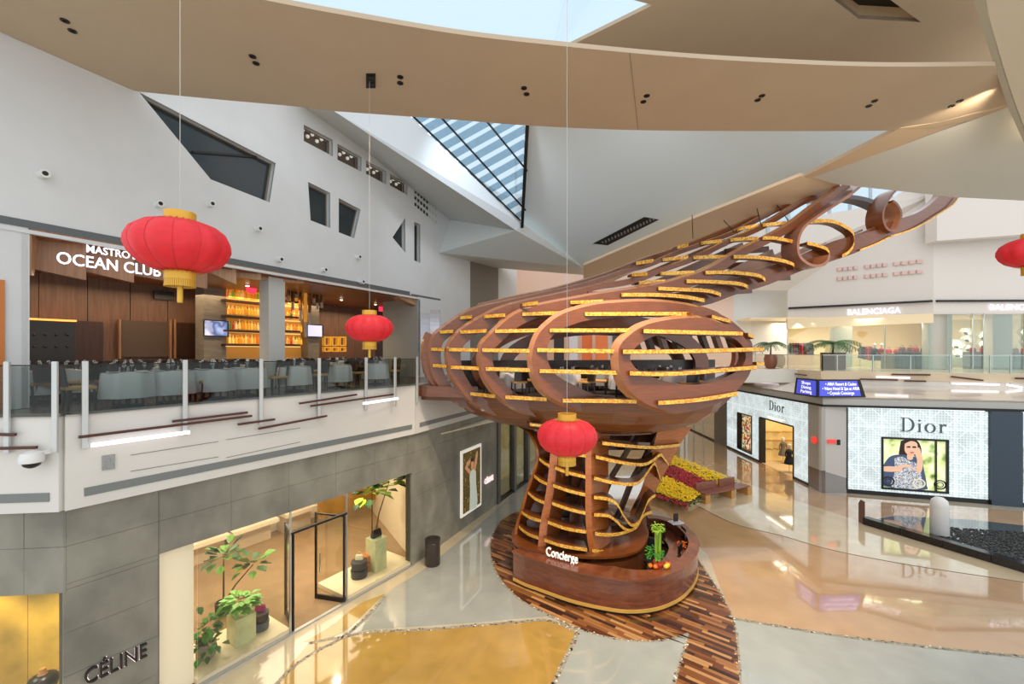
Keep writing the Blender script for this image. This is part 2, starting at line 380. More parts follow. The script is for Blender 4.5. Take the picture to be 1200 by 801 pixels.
# soffit under the slab
# ---- upper left wall with windows (on FW)
sw = lambda u, v, d=0.0: FW.hit(u, v, d)
zO = 10.22                                 # restaurant opening head
s33 = sw(33, 300)[0]; s490 = sw(490, 380)[0]; sEnd = sw(551, 380)[0]
def wallpoly(outer, holes, reveal=.35, thick=.08):
    mb = MB(); n3 = Vector((*FW.n, 0))
    mb.slab([FW.pt(a, z) for a, z in outer], n3*thick, 0, [[FW.pt(a, z) for a, z in h] for h in holes])
    for h in holes:
        m = len(h)
        for i in range(m):
            a, b = FW.pt(*h[i]), FW.pt(*h[(i+1) % m]); mb.add([a, b, b+n3*reveal, a+n3*reveal], [(0,1,2,3)])
    return mb
upx = {
 'kite': [(163,108),(323,191),(316,237),(247,210)],
 'w1': [(356,146),(390,164),(390,183),(356,165)], 'w2': [(395.5,168.5),(423.5,184),(423.5,201),(395.5,187)],
 'w3': [(429,188),(452.5,200.5),(452.5,216),(429,203.5)], 'w4': [(457,204),(477.5,214.5),(477.5,228.5),(457,217)],
 'p1': [(361,213),(387,226),(387,267),(364,258)], 'p2': [(397,232),(422.5,245.5),(415,279),(397,272)],
 't1': [(475,255),(475,296),(460,278)], 'v1': [(485.5,260),(492.5,263),(492.5,308),(485.5,305)]}
holes = {k: [sw(u, v) for u, v in p] for k, p in upx.items()}
sL = sw(-260, 300)[0]
top_line = [sw(345, 118), sw(380,142), sw(430,178), sw(480,217), sw(526,257), sw(551,290)]
outer = [(s33, zO), (s490, zO), (s490, ZM), (sEnd, ZM), (sEnd, sw(551,300)[1]+.5)]+[sw(526,250)[:2], sw(480,208), sw(430,168), sw(380,130), sw(345,108), sw(200, 60), (sw(0,30)[0], 15.2), (sL, 15.2), (sL, ZM), (s33, ZM)]
wu = wallpoly(outer, list(holes.values())).build('wall_left_upper', white); struct(wu)
dkglass = mat('dark_window_glass', C(50,56,58), .12, 0, spec=.4)
sill_m = mat('window_frame_taupe', C(120,110,98), .5)
for i, (k, h) in enumerate(holes.items()):
    n3 = Vector((*FW.n, 0))
    fr = MB()
    m = len(h); cen = Vector((sum(a for a, z in h)/m, sum(z for a, z in h)/m))
    inner = [cen+(Vector(p)-cen)*(.93 if k != 'kite' else .96) for p in h]
    fr.slab([FW.pt(a, z, .2) for a, z in h], n3*.06, 0, [[FW.pt(p.x, p.y, .2) for p in inner]])
    fo = fr.build('window_%d' % (i+1), sill_m); struct(fo)
    if k.startswith('w') and k != 'v1':
        MB().slab([FW.pt(a, z, .33) for a, z in h], n3*.02).build('window_pane', mat('warm_dark_glass', C(104,92,80), .2), fo)
        for j in range(5):   # pendant lamps seen behind the glass
            a0, a1 = min(a for a, z in h), max(a for a, z in h); zz = sum(z for a, z in h)/4
            MB().blob(FW.pt(a0+(a1-a0)*(.15+.16*j), zz+(.12 if j % 2 else .28)-.1*j*0, .3), .07).build('pendant_lamp', mat('pendant_white', C(235,230,220), .5, emis=.3), fo, True)
    else:
        MB().slab([FW.pt(a, z, .24) for a, z in h], n3*.01).build('window_pane', dkglass, fo)
    if k == 'kite':
        a, b = sw(213,131,.22), sw(213,166,.22)
        MB().bar(FW.pt(*a, .19), FW.pt(*b, .19), .05, .03).build('mullion', sill_m, fo)
        a, b = sw(225,178,.22), sw(300,184,.22)
        MB().bar(FW.pt(*a, .19), FW.pt(*b, .19), .03, .06).build('transom', darkm, fo)
# perforated grille near the far end of the wall
gr = thing('wall_grille', 'pattern of small dark slots high on the white upper wall', 'vent', FW.px(500, 240, -.02)); 
for i in range(8):
    for j in range(3):
        u = 486+i*3.4; v = 222+i*2.9+j*7.5
        MB().slab([FW.px(u, v, -.015), FW.px(u+2, v+1.2+(i % 3)*.3, -.015), FW.px(u+2, v+5, -.015), FW.px(u, v+3.6, -.015)], Vector((*FW.n, 0))*.02).build('slot', black if i < 5 else grayp, gr)
# grey strips of the head
def wbox(fr, s0, s1, z0, z1, d0, d1, m, name, parent=None):
    o = MB().slab([fr.pt(s0, z0, d0), fr.pt(s1, z0, d0), fr.pt(s1, z1, d0), fr.pt(s0, z1, d0)], Vector((*(fr.n*(d1-d0)), 0))).build(name, m, parent)
    return o
dkstrip = mat('dark_slot_grey', C(88,94,96), .4)
struct(wbox(FW, sw(-200,300)[0], sw(480,343)[0], 10.34, 10.5, -.02, .01, dkstrip, 'trim_2'))
struct(wbox(FW, sw(482,343)[0], sw(516,353)[0], 10.34, 10.42, -.02, .01, dkstrip, 'trim_3'))
struct(wbox(FW, sw(-200,300)[0], s490, 10.22, 10.3, -.03, .0, white, 'trim_4'))
# ================================================================ CEILING
ceil = thing('ceiling', 'x', 'x'); del ceil['category']; del ceil['label']; ceil['kind'] = 'structure'
def facet(pts, m, name='ceiling_facet', th=.12):
    pts = [Vector(p) for p in pts]; c = sum(pts, Vector())/len(pts)
    n = Vector()
    for i in range(len(pts)): n += (pts[i]-c).cross(pts[(i+1) % len(pts)]-c)
    n.normalize()
    if n.dot(c-Vector((0, 0, ZC))) < 0: n = -n
    return MB().slab(pts, n*th).build(name, m, ceil)
ZF = 14.25
def S(u, v, z=ZF): return P(u, v, (z-ZC)*F/(HY-v))
near = curve([(-60,-60),(120,-38),(315,1),(400,17),(530,39),(650,53),(800,67),(950,75.5),(1050,78),(1166,77)])
far = curve([(1182,125),(1130,143),(1060,152),(950,153.5),(750,152.5),(620,147),(530,140),(390,130),(350,125),(250,116),(160,107)])
left = [S(125,95), S(60,64), S(0,37), S(-60,10)]
pts = [S(*p) for p in near]+[S(*p) for p in far]+left
facet([Vector((p.x, p.y, ZF)) for p in pts]+[Vector((-14.5, 7, ZF))], tanw, 'soffit_ribbon', .1)
# the bright bevel of the ribbon's near edge
# central white plane
a, b, c = P(618,130,16), P(684,314,24), P(1070,140,16)
H = lambda u, v: plane_hit(u, v, a, b, c)
facet([H(618,120), H(619,147), H(612,262), H(684,314), H(800,263), H(940,207), H(1068,148), H(1090,120)], mat('cool_white_plaster', C(218,228,232), .6), 'ceiling_facet')
# slot diffuser
df = thing('ceiling_diffuser', 'long black perforated air slot in the white central ceiling plane', 'vent', H(733,270))
dn = (b-a).cross(c-a).normalized(); dn = -dn if dn.dot(H(733,270)-Vector((0,0,ZC))) > 0 else dn
MB().slab([H(695,285)+dn*.02, H(755,254)+dn*.02, H(772,257)+dn*.02, H(712,287)+dn*.02], -dn*.015).build('slot_plate', black, df)
for i in range(16):
    for j in range(2):
        u = 706+i*3.7+j*4; v = 283-i*1.75-j*.3; q = H(u, v)+dn*.03
        MB().blob(q, .05, n=6).build('nozzle', mat('nozzle_grey', C(120,118,112), .4), df)
# tan underside strip to the right of it
ptm = mat('peach_tan_soffit', C(222,196,164), .6)
t1 = (S(1061,152), S(1182,125), P(952,208,16.3)); facet([plane_hit(u, v, *t1) for u, v in ((1055,150),(1100,143),(1184,122),(952,209),(938,209))], ptm)
t2 = (P(952,208,16.35), P(983,216,17.2), P(684,330,25)); facet([plane_hit(u, v, *t2) for u, v in ((954,207),(985,214),(983,218),(935,237),(880,263),(820,286),(745,317),(684,346),(684,311),(800,261),(938,206))], ptm)
# right grey plane
pa_, pb_, pc_ = P(952,208,16.3), S(1182,125), P(1120,231,15.6)
facet([plane_hit(u, v, pa_, pb_, pc_) for u, v in ((952,208),(1182,125),(1201,162),(1300,190),(1300,243),(1200,235),(1120,231),(983,216))], mat('pale_plane', C(208,210,204), .6))
# right raking beam
rb_ = (P(1140,0,8.7), P(1184,130,10.9), P(1300,60,9.2)); RB = lambda u, v: plane_hit(u, v, *rb_)
facet([RB(1150,-30), RB(1158,20), RB(1174,77), RB(1188,120), RB(1208,172), RB(1320,172), RB(1320,-30)], mat('beam_face', C(206,194,172), .6), 'raking_beam', .3)
facet([RB(1130,-30)*1.0, RB(1147,20), RB(1165,77), RB(1181,125), RB(1202,172), RB(1209,172), RB(1189,119), RB(1175,76), RB(1159,19), RB(1151,-30)], mat('beam_edge', C(170,160,140), .6), 'raking_beam_edge', .1)
# upper tan ceiling beyond the ribbon
ZU = 16.2
U = lambda u, v: P(u, v, (ZU-ZC)*F/(HY-v))
hole = [U(975,-2), U(1006,22), U(1079,26), U(1041,-2)]
up = [U(655,60), U(765,6), U(735,-2), U(700,-40), U(1180,-40), U(1190,90), U(1100,120), U(700,90)]
MB().slab([Vector((p.x, p.y, ZU)) for p in up], (0, 0, .1), 0, [[Vector((p.x, p.y, ZU)) for p in hole]]).build('upper_ceiling', tanw, ceil)
MB().slab([Vector((p.x, p.y, ZU+.35)) for p in hole], (0, 0, .05)).build('hatch_recess', black, ceil)
for p, q in zip(hole, hole[1:]+hole[:1]):
    MB().slab([p, q, q+Vector((0,0,.4)), p+Vector((0,0,.4))], (.0, .0, .01)).build('hatch_rim', tanw, ceil)
# top skylight: frosted panes
def frost():
    m = bpy.data.materials.new('frosted_skylight'); m.use_nodes = True; nt = m.node_tree; nt.nodes.clear()
    o = nt.nodes.new('ShaderNodeOutputMaterial'); mx = nt.nodes.new('ShaderNodeMixShader'); mx.inputs[0].default_value = .35
    t = nt.nodes.new('ShaderNodeBsdfTransparent'); t.inputs[0].default_value = (.7,.8,.85,1); g = nt.nodes.new('ShaderNodeBsdfTranslucent'); g.inputs[0].default_value = (.9, .95, 1, 1)
    nt.links.new(t.outputs[0], mx.inputs[1]); nt.links.new(g.outputs[0], mx.inputs[2]); nt.links.new(mx.outputs[0], o.inputs[0]); return m
fm = frost()
facet([P(300,-40,10.5), P(300,15,11.5), P(420,40,12), P(648,66,12.8), P(650,52,12.7), P(670,-40,10.6)], fm, 'skylight_pane', .01)
facet([P(670,-40,10.6), P(650,52,12.7), P(652,60,13), P(768,7,11), P(720,-40,10)], fm, 'skylight_pane', .01)
# fin left of the louvred skylight
finw = mat('skylit_fin', C(222,232,240), .55)  # bluish white paints in the skylight falling on this face
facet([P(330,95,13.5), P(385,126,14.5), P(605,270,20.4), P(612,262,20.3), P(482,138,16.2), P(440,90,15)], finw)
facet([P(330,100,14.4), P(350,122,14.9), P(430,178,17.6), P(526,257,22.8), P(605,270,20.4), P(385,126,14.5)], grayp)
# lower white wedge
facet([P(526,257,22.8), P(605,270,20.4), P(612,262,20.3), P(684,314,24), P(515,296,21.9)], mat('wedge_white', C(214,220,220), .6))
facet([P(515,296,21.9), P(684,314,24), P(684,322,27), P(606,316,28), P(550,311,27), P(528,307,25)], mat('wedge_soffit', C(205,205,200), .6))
# louvred skylight
sk = thing('window_21', 'x', 'x'); del sk['category']; del sk['label']; sk['kind'] = 'structure'
qa, qb, qc = P(475,132,16.4), P(621,132,16.2), P(613,265,20.6)
K = lambda u, v: plane_hit(u, v, qa, qb, qc)
kn = (qb-qa).cross(qc-qa).normalized(); kn = kn if kn.z > 0 else -kn
MB().slab([K(470,120), K(622,120), K(613,263)], kn*.01).build('skylight_pane', fm, sk)
lou = glass('louvre_glass', (.62,.7,.75), .04)
for i in range(13):
    u0, v0 = 484+i*10.6, 142+i*10.2           # left hypotenuse
    u1 = 619-i*.6; v1 = v0-(u1-u0)*.56
    if v1 < 126: t = (v0-126)/(v0-v1); u1 = u0+(u1-u0)*t; v1 = 126
    a, b = K(u0, v0), K(u1, v1)
    MB().bar(a-kn*.1, b-kn*.1, .3, .05, up=kn).build('louvre', lou, sk)
for (u0, v0, u1, v1) in ((512,128,616,243), (562,128,618,197), (480,128,610,255)):
    MB().bar(K(u0, v0)-kn*.2, K(u1, v1)-kn*.2, .05, .08, up=kn).build('glazing_bar', darkm, sk)
MB().bar(K(619,125)-kn*.1, K(612,263)-kn*.1, .14, .3, up=kn).build('edge_frame', darkm, sk)
# recessed downlight pairs and sensor box on the soffits
for (u, v, du, dv) in ((76,24,9,12),(296,66,4,8),(469,90,0,7),(614,103,3,7),(758,112,-4,7),(888,117,5,-5),(1018,124,7,-6),(1115,124,10,-6)):
    g = thing('downlight_pair', 'pair of tiny recessed lights in the tan soffit, %s' % {76:'nearest the upper left wall',296:'above the wall windows',469:'beside the square hatch',614:'above the louvred skylight',758:'by the fine joint in the ribbon',888:'above the timber arm',1018:'right of the timber arm start',1115:'near the raking beam'}[u], 'light', S(u, v), group='downlights in the ribbon soffit')
    for k in (0, 1):
        MB().lathe([(.075, 0), (.075, -.015), (.04, -.015), (.035, .0)], S(u+k*du, v+k*dv), 12).build('downlight', darkm, g)
hb = thing('ceiling_speaker', 'small dark rectangular hatch with two grilles in the ribbon soffit', 'hatch', S(434, 94))
MB().slab([S(429,86), S(440,86), S(440,102), S(429,102)], (0, 0, -.03)).build('hatch_frame', darkm, hb)
for v in (89, 97): MB().slab([S(430.5,v-1.5), S(438.5,v-1.5), S(438.5,v+2), S(430.5,v+2)], (0, 0, -.045)).build('grille', black, hb)
for u0, v0, u1, v1 in ((738,62,748,152),):
    MB().bar(S(u0,v0)-Vector((0,0,.002)), S(u1,v1)-Vector((0,0,.002)), .015, .01).build('soffit_joint', mat('joint_grey', C(150,140,126), .6), ceil)
# shell that closes the hall behind what is in view
farw = mat('far_wall_white', C(214,212,206), .6)
struct(MB().slab([P(430,300,34), P(640,300,45), P(640,300,45)+Vector((0,0,0)), Vector((3,46,-.2)), Vector((-14,34,-.2)), Vector((-14,34,17))], (0, .2, 0)).build('wall_back_low', farw)) if 0 else None
# ================================================================ RIGHT SIDE AND FAR SHELL
coolw = mat('cool_wall', C(214,216,216), .6)
pinkw = mat('right_wall_white', C(222,214,206), .6)
def vwall(pts2, z0, z1, m, name, th=.15, kind=True):
    mb = MB()
    for a, b in zip(pts2, pts2[1:]):
        a, b = Vector(a), Vector(b); t = (b-a).normalized(); n = Vector((-t.y, t.x))
        if n.dot((a+b)/2) < 0: n = -n
        mb.slab([(a.x, a.y, z0), (b.x, b.y, z0), (b.x, b.y, z1), (a.x, a.y, z1)], (n.x*th, n.y*th, 0))
    o = mb.build(name, m)
    if kind: struct(o)
    return o
def xy(u, Y): return ((u-600)/F*Y, Y)
vwall([xy(551,24.6), xy(584,27.5)], 6.5, 18, mat('taupe_panel', C(126,118,108), .6), 'wall_far_taupe')
vwall([xy(584,27.5), xy(606,29)], 6.5, 18, farw, 'wall_far_white')
vwall([xy(606,29), xy(606,36), xy(860,36)], 6.5, 21, peach, 'wall_far_peach')
vwall([xy(860,36), xy(880,36.2), xy(923,36)], 5, 15, coolw, 'wall_far_cool')
# clerestory with mullions above the far wall
cz0, cz1 = 17.2, 22.5
YW = 33.0
cler = thing('window_22', 'x', 'x'); del cler['category']; del cler['label']; cler['kind'] = 'structure'
def W3(u, v, Y=YW): return P(u, v, Y)
MB().slab([W3(700,312), W3(820,275), W3(860,269), W3(950,257), W3(1030,244), W3(1112,230), W3(1112,190), W3(700,190)], (0, .02, 0)).build('window_pane', fm, cler)
for u in range(828, 1112, 24):
    MB().bar(W3(u,200,32.9), W3(u,275,32.9), .22, .1, up=(0,1,0)).build('mullion', mat('mullion_blue_grey', C(176,190,200), .5), cler)
MB().bar(W3(815,222,32.9), W3(1112,214,32.9), .3, .1, up=(0,1,0)).build('transom', mat('mullion_blue_grey', (0,0,0)), cler)
# right wall above the boutique
vwall([xy(923,34), xy(1094,29), xy(1290,29)], 10.3, 10.3+.01, pinkw, 'trim_5')
up_m = pinkw; FR = Frame(P(923,412,34).xy, (P(1094,412,29)-P(923,412,34)).xy, 1)
mb = MB()
mb.slab([W3(923,375,34), P(1094,368,29), P(1094,228,29), P(1094,200,29), P(1030,243,31), P(950,256,33.2), P(870,267,34.5), P(835,275,34.5), P(835,340,34.4), P(923,340,34)], (0, .15, 0))
mb.slab([P(1094,368,29), P(1300,368,29), P(1300,200,29), P(1094,200,29)], (0, .15, 0))
struct(mb.build('wall_right_upper', pinkw))
struct(MB().slab([P(1098,282,28), P(1290,268,27), P(1290,200,27), P(1098,200,28)], (0, .8, 0)).build('wall_right_bulkhead', pinkw))
for u0, v0, Y0, u1, v1, Y1 in ((924,361,33.9,1093,352.5,28.9), (1098,352.5,28.9,1260,352,28.9)):
    struct(MB().bar(P(u0,v0,Y0), P(u1,v1,Y1), .12, .14).build('trim_6', darkm))
# blind lettering-like recesses on the wall (two short rows of small bumps)
ws = thing('wall_signboard', 'two faint rows of pink lit raised blocks on the white upper right wall', 'wall relief', P(1030,318,30))
for j, (v0, v1) in enumerate(((316,306), (327,318))):
    for (u0, u1) in ((982,1007), (1014,1042), (1048,1084)):
        n = 4
        for i in range(n):
            a = u0+(u1-u0)*i/n; b = a+(u1-u0)/n*.7; t = (a-982)/100; v = v0+(v1-v0)*t; Y = 34-(a-923)/171*5-.15
            MB().slab([FR.px(a,v+1.5,-.12), FR.px(b,v+1,-.12), FR.px(b,v-3,-.12), FR.px(a,v-2.5,-.12)], (0, .12, 0)).build('raised_block', mat('pink_relief', C(222,190,182), .5), ws)
# ---- mezzanine slab right, ledge, fascia
r0, r1, r2, r3 = (19.5,40), (19.5,26.8), (29.5,23.0), (34,22)
flr = [(17.3,50), (19.4,40), (19.4,26.8), (29.5,22.9), (38,21), (40,40), (30,48)]
struct(MB().slab([(x, y, ZM-.01) for x, y in flr], (0, 0, -.5)).build('floor_right', mat('boutique_floor', C(206,188,158), .2)))
mf = thing('trim_7', 'x', 'x'); del mf['category']; del mf['label']; mf['kind'] = 'structure'
for a, b in ((r0, r1), (r1, r2), (r2, r3)):
    MB().slab([(a[0], a[1], 5.7), (b[0], b[1], 5.7), (b[0], b[1], ZM), (a[0], a[1], ZM)], (.12, .12, 0)).build('fascia_panel', fascia_m, mf)
l0, l1, l2, l3 = (17.2,42), (16.9,23.2), (24.3,21.5), (34,19)
ledm = mat('glossy_ledge', C(218,206,192), .12, coat=.6)
for a, b, c, d in ((l0, l1, r1, r0), (l1, l2, r2, r1), (l2, l3, r3, r2)):
    MB().slab([(a[0], a[1], 5.25), (b[0], b[1], 5.25), (c[0], c[1], 5.7), (d[0], d[1], 5.7)], (0, 0, -.1)).build('ledge', ledm, mf)
greyw = mat('grey_metal_panel', C(176,176,172), .35, .2)
for a, b in ((l0, l1), (l1, l2), (l2, l3)):
    t = (Vector(b)-Vector(a)).normalized(); n = Vector((t.y, -t.x)); n = n if n.dot(Vector(a)) > 0 else -n
    MB().slab([(a[0], a[1], 4.72), (b[0], b[1], 4.72), (b[0], b[1], 5.25), (a[0], a[1], 5.25)], (n.x*.15, n.y*.15, 0)).build('ledge_band', greyw, mf)
    MB().slab([(a[0]-n.x*.03, a[1]-n.y*.03, 4.72), (b[0]-n.x*.03, b[1]-n.y*.03, 4.72), (b[0]-n.x*.03, b[1]-n.y*.03, 4.84), (a[0]-n.x*.03, a[1]-n.y*.03, 4.84)], (n.x*.03, n.y*.03, 0)).build('dark_edge', darkm, mf)
# bridge behind the timber tree
MB().slab([(-2,29,5.6), (19.5,29,5.6), (19.5,29,ZM), (-2,29,ZM)], (0, .3, 0)).build('bridge_fascia', fascia_m, mf)
struct(MB().slab([(-12,29.2,ZM-.02), (19.5,29.2,ZM-.02), (19.5,40,ZM-.02), (-12,40,ZM-.02)], (0, 0, -.4)).build('floor_bridge', mat('boutique_floor', (0,0,0))))
# corner column of the right wall
wr = thing('wall_right', 'x', 'x'); del wr['category']; del wr['label']; wr['kind'] = 'structure'
c0, c1, c2 = (17.07,24.6), (16.9,23.3), (18.3,23.3)
def quadwall(a, b, za0, zb0, za1, zb1, m, name, th=.2):
    t = (Vector(b)-Vector(a)).normalized(); n = Vector((t.y, -t.x)); n = n if n.dot(Vector(a)) > 0 else -n
    return MB().slab([(a[0], a[1], za0), (b[0], b[1], zb0), (b[0], b[1], zb1), (a[0], a[1], za1)], (n.x*th, n.y*th, 0)).build(name, m, wr)
quadwall(c0, c1, 1.15, 1.22, 4.75, 4.75, greyw, 'wall_panel'); quadwall(c1, c2, 1.22, .8, 4.75, 4.75, mat('light_grey_panel', C(200,200,198), .35), 'wall_panel')
dkb = mat('dark_mirror_base', C(120,112,106), .2, .5)
quadwall(c0, c1, 0, 0, 1.15, 1.22, dkb, 'base_panel'); quadwall(c1, c2, 0, 0, 1.22, .8, mat('grey_mirror_base', C(150,150,150), .2, .5), 'base_panel')
# ---- backlit lattice facade material (lamps behind perforated white metal)
def lattice():
    m = bpy.data.materials.new('backlit_lattice'); m.use_nodes = True; nt = m.node_tree; b = nt.nodes['Principled BSDF']
    tc = nt.nodes.new('ShaderNodeTexCoord'); sep = nt.nodes.new('ShaderNodeSeparateXYZ'); nt.links.new(tc.outputs['UV'], sep.inputs[0])
    def M(op, a, bb=None, c=None):
        n = nt.nodes.new('ShaderNodeMath'); n.operation = op
        for i, x in enumerate((a, bb, c)):
            if x is None: continue
            if isinstance(x, (int, float)): n.inputs[i].default_value = x
            else: nt.links.new(x, n.inputs[i])
        return n.outputs[0]
    X, Z = sep.outputs[0], sep.outputs[1]
    def band(e, per, wd): return M('LESS_THAN', M('ABSOLUTE', M('SUBTRACT', M('FRACT', M('DIVIDE', e, per)), .5)), wd)
    dots = M('MULTIPLY', band(X, .13, .3), band(Z, .13, .3))
    big = M('ADD', M('ADD', band(X, 1.05, .05), band(Z, 1.05, .05)), M('ADD', band(M('ADD', X, Z), 1.05, .045), band(M('SUBTRACT', X, Z), 1.05, .045)))
    big = M('MINIMUM', big, 1)
    nz = nt.nodes.new('ShaderNodeTexNoise'); nz.inputs['Scale'].default_value = 1.1; nt.links.new(tc.outputs['UV'], nz.inputs['Vector'])
    f = M('ADD', M('MULTIPLY', big, .16), M('ADD', .34, M('MULTIPLY', nz.outputs[0], .5)))
    f = M('SUBTRACT', f, M('MULTIPLY', dots, .22))
    b.inputs['Base Color'].default_value = (.35, .38, .38, 1); b.inputs['Emission Color'].default_value = (.82, .97, 1, 1); b.inputs['Roughness'].default_value = .3
    nt.links.new(f, b.inputs['Emission Strength']); return m
latm = lattice()
def lit_panel(fr, poly, holes, dep, name, parent):
    n3 = Vector((*fr.n, 0)); mb = MB()
    mb.slab([fr.pt(a, z, dep) for a, z in poly], n3*.08, 0, [[fr.pt(a, z, dep) for a, z in h] for h in holes])
    o = mb.build(name, latm, parent); uv = o.data.uv_layers.new(name='UVMap')
    for l in o.data.loops:
        co = o.data.vertices[l.vertex_index].co + LOC.get(parent.name, Vector()); uv.data[l.index].uv = ((Vector((co.x, co.y))-fr.o).dot(fr.d), co.z)
    return o
# facade facing the camera
sf = thing('backlit_shopfront', 'wide backlit white lattice shopfront facing the hall, with a framed picture', 'shopfront', D2.pt(3, 0))
a0 = 0; a1 = D2.hit(1158, 590)[0]; zt2 = 4.66
fh = [D2.hit(1034,517), D2.hit(1110,521), D2.hit(1110,588), D2.hit(1034,583)]
zb_, zt_ = .42, 3.1; fs0, fs1 = fh[0][0], fh[1][0]
lit_panel(D2, [(a0,.22), (a1,.22), (a1,zt2), (a0,zt2)], [[(fs0,zb_), (fs1,zb_), (fs1,zt_), (fs0,zt_)]], 0, 'lattice_panel', sf)
wbox(D2, a0, a1+.05, 0, .22, -.03, .1, black, 'plinth', sf)
wbox(D2, a0-.03, a0+.03, .2, zt2, -.03, .1, darkm, 'edge_trim', sf)
def letters_D(fr, s, z, h, dep, name, parent, m):
    """the word Dior in thin serif capitals/lowercase, flat metal letters"""
    n3 = Vector((*fr.n, 0))
    def pl(pts, holes=()):
        MB().slab([fr.pt(s+a*h, z+b*h, dep) for a, b in pts], n3*.03, 0, [[fr.pt(s+a*h, z+b*h, dep) for a, b in q] for q in holes]).build('letter_stroke', m, parent)
    def arc(cx, cy, rx, ry, a, b, n=14): return [(cx+rx*math.cos(math.radians(a+(b-a)*k/n)), cy+ry*math.sin(math.radians(a+(b-a)*k/n))) for k in range(n+1)]
    pl([(0,0),(.34,0)]+arc(.34,.5,.46,.5,-90,90)[1:-1]+[(.34,1),(0,1),(0,.96),(.1,.94),(.1,.06),(0,.04)], [[(.22,.05),(.33,.05)]+arc(.33,.5,.33,.45,-90,90)[1:-1]+[(.33,.95),(.22,.95)]])
    x = .95
    pl([(x,0),(x+.28,0),(x+.28,.03),(x+.2,.05),(x+.2,.62),(x+.02,.59),(x+.02,.56),(x+.09,.55),(x+.09,.05),(x,.03)])
    pl(arc(x+.14,.82,.07,.07,0,360,10)[:-1])
    x = 1.4
    pl(arc(x+.3,.31,.32,.33,0,360,22)[:-1], [arc(x+.3,.31,.19,.29,0,360,18)[:-1]])
    x = 2.17
    pl([(x,0),(x+.28,0),(x+.28,.03),(x+.2,.05),(x+.2,.42),(x+.27,.52),(x+.34,.53),(x+.38,.46),(x+.46,.5),(x+.45,.6),(x+.36,.63),(x+.26,.6),(x+.2,.52),(x+.2,.62),(x+.02,.59),(x+.02,.56),(x+.09,.55),(x+.09,.05),(x,.03)])
dl = thing('shop_lettering', 'large thin grey serif word Dior on the lattice facing the hall', 'sign', D2.pt(2.5, 4, -.08), group=None)
a_, z_ = D2.hit(1055, 505); letters_D(D2, a_, z_, .74, -.06, 'x', dl, mat('letter_grey', C(88,94,96), .3, .5))
# framed picture with a flat print
pic = thing('framed_picture', 'large framed photo print of a woman resting her chin on her hand outdoors', 'picture', D2.pt(fs0, zb_))
for q in ((fs0-.06,fs1+.06,zb_-.06,zb_+.04), (fs0-.06,fs1+.06,zt_-.04,zt_+.06), (fs0-.06,fs0+.04,zb_,zt_), (fs1-.04,fs1+.06,zb_,zt_), (fs1-.5,fs1-.44,zb_,zt_)):
    wbox(D2, q[0], q[1], q[2], q[3], -.04, .06, black, 'frame', pic)
def printm(name, cols, sc=6, em=.45, kind='noise'):
    m = bpy.data.materials.new(name); m.use_nodes = True; nt = m.node_tree; b = nt.nodes['Principled BSDF']
    tc = nt.nodes.new('ShaderNodeTexCoord'); tx = nt.nodes.new('ShaderNodeTexNoise' if kind == 'noise' else 'ShaderNodeTexVoronoi'); tx.inputs['Scale'].default_value = sc
    rp = nt.nodes.new('ShaderNodeValToRGB'); rp.color_ramp.interpolation = 'LINEAR' if kind == 'noise' else 'CONSTANT'
    while len(rp.color_ramp.elements) < len(cols): rp.color_ramp.elements.new(.5)
    for i, (e, c) in enumerate(zip(rp.color_ramp.elements, cols)): e.position = (.3+.4*i/(len(cols)-1)) if kind == 'noise' else i/len(cols); e.color = (*c, 1)
    nt.links.new(tc.outputs['Object'], tx.inputs['Vector']); nt.links.new(tx.outputs['Fac' if kind == 'noise' else 'Color'], rp.inputs[0])
    nt.links.new(rp.outputs[0], b.inputs['Base Color']); nt.links.new(rp.outputs[0], b.inputs['Emission Color']); b.inputs['Emission Strength'].default_value = em; return m
wbox(D2, fs0, fs1, zb_, zt_, .05, .07, printm('garden_print', [C(90,130,60), C(210,225,150), C(240,245,210), C(150,190,90)], 1.6, .5), 'print', pic)
W_, H_ = fs1-fs0, zt_-zb_
def shape(pts, m, k, nm='print_patch', fr=D2, s0=fs0, z0=zb_, W=W_, H=H_, par=pic, dep=.05):
    MB().slab([fr.pt(s0+a*W, z0+b*H, dep-.004*k) for a, b in curve(pts+[pts[0]], 4)[:-1]], Vector((*fr.n, 0))*.003).build(nm, m, par)
skin_p = mat('print_skin', C(232,190,162), .5, emis=.35); hair_p = mat('print_hair', C(50,34,28), .5, emis=.1)
dress_p = printm('print_dress', [C(30,40,70), C(225,228,230), C(60,80,120), C(240,240,240)], 9, .4); denim_p = mat('print_denim', C(70,88,120), .5, emis=.3)
shape([(.30,.95),(.28,.8),(.27,.65),(.32,.6),(.45,.7),(.6,.62),(.62,.8),(.56,.97),(.43,1)], hair_p, 1)
shape([(.0,.40),(.12,.62),(.28,.68),(.5,.66),(.62,.6),(.66,.4),(.7,.12),(.66,.02),(.1,.02),(.02,.1)], denim_p, 2)
shape([(.2,.6),(.32,.64),(.44,.56),(.58,.5),(.62,.2),(.6,.03),(.16,.03),(.2,.3)], dress_p, 3)
shape([(.36,.9),(.36,.76),(.42,.68),(.5,.69),(.55,.78),(.55,.92),(.46,.96)], skin_p, 4)
shape([(.40,.72),(.48,.72),(.48,.6),(.40,.6)], skin_p, 4)
shape([(.5,.78),(.58,.84),(.62,.7),(.64,.5),(.6,.34),(.54,.38),(.55,.58),(.52,.7)], skin_p, 5)
shape([(.54,.38),(.6,.34),(.4,.44),(.24,.38),(.24,.44),(.4,.5)], skin_p, 6)
shape([(.0,.42),(.14,.44),(.3,.42),(.3,.36),(.14,.33),(.0,.34)], skin_p, 6)
shape([(.39,.85),(.44,.86),(.44,.83),(.39,.83)], hair_p, 7); shape([(.48,.86),(.53,.86),(.53,.83),(.48,.83)], hair_p, 7)
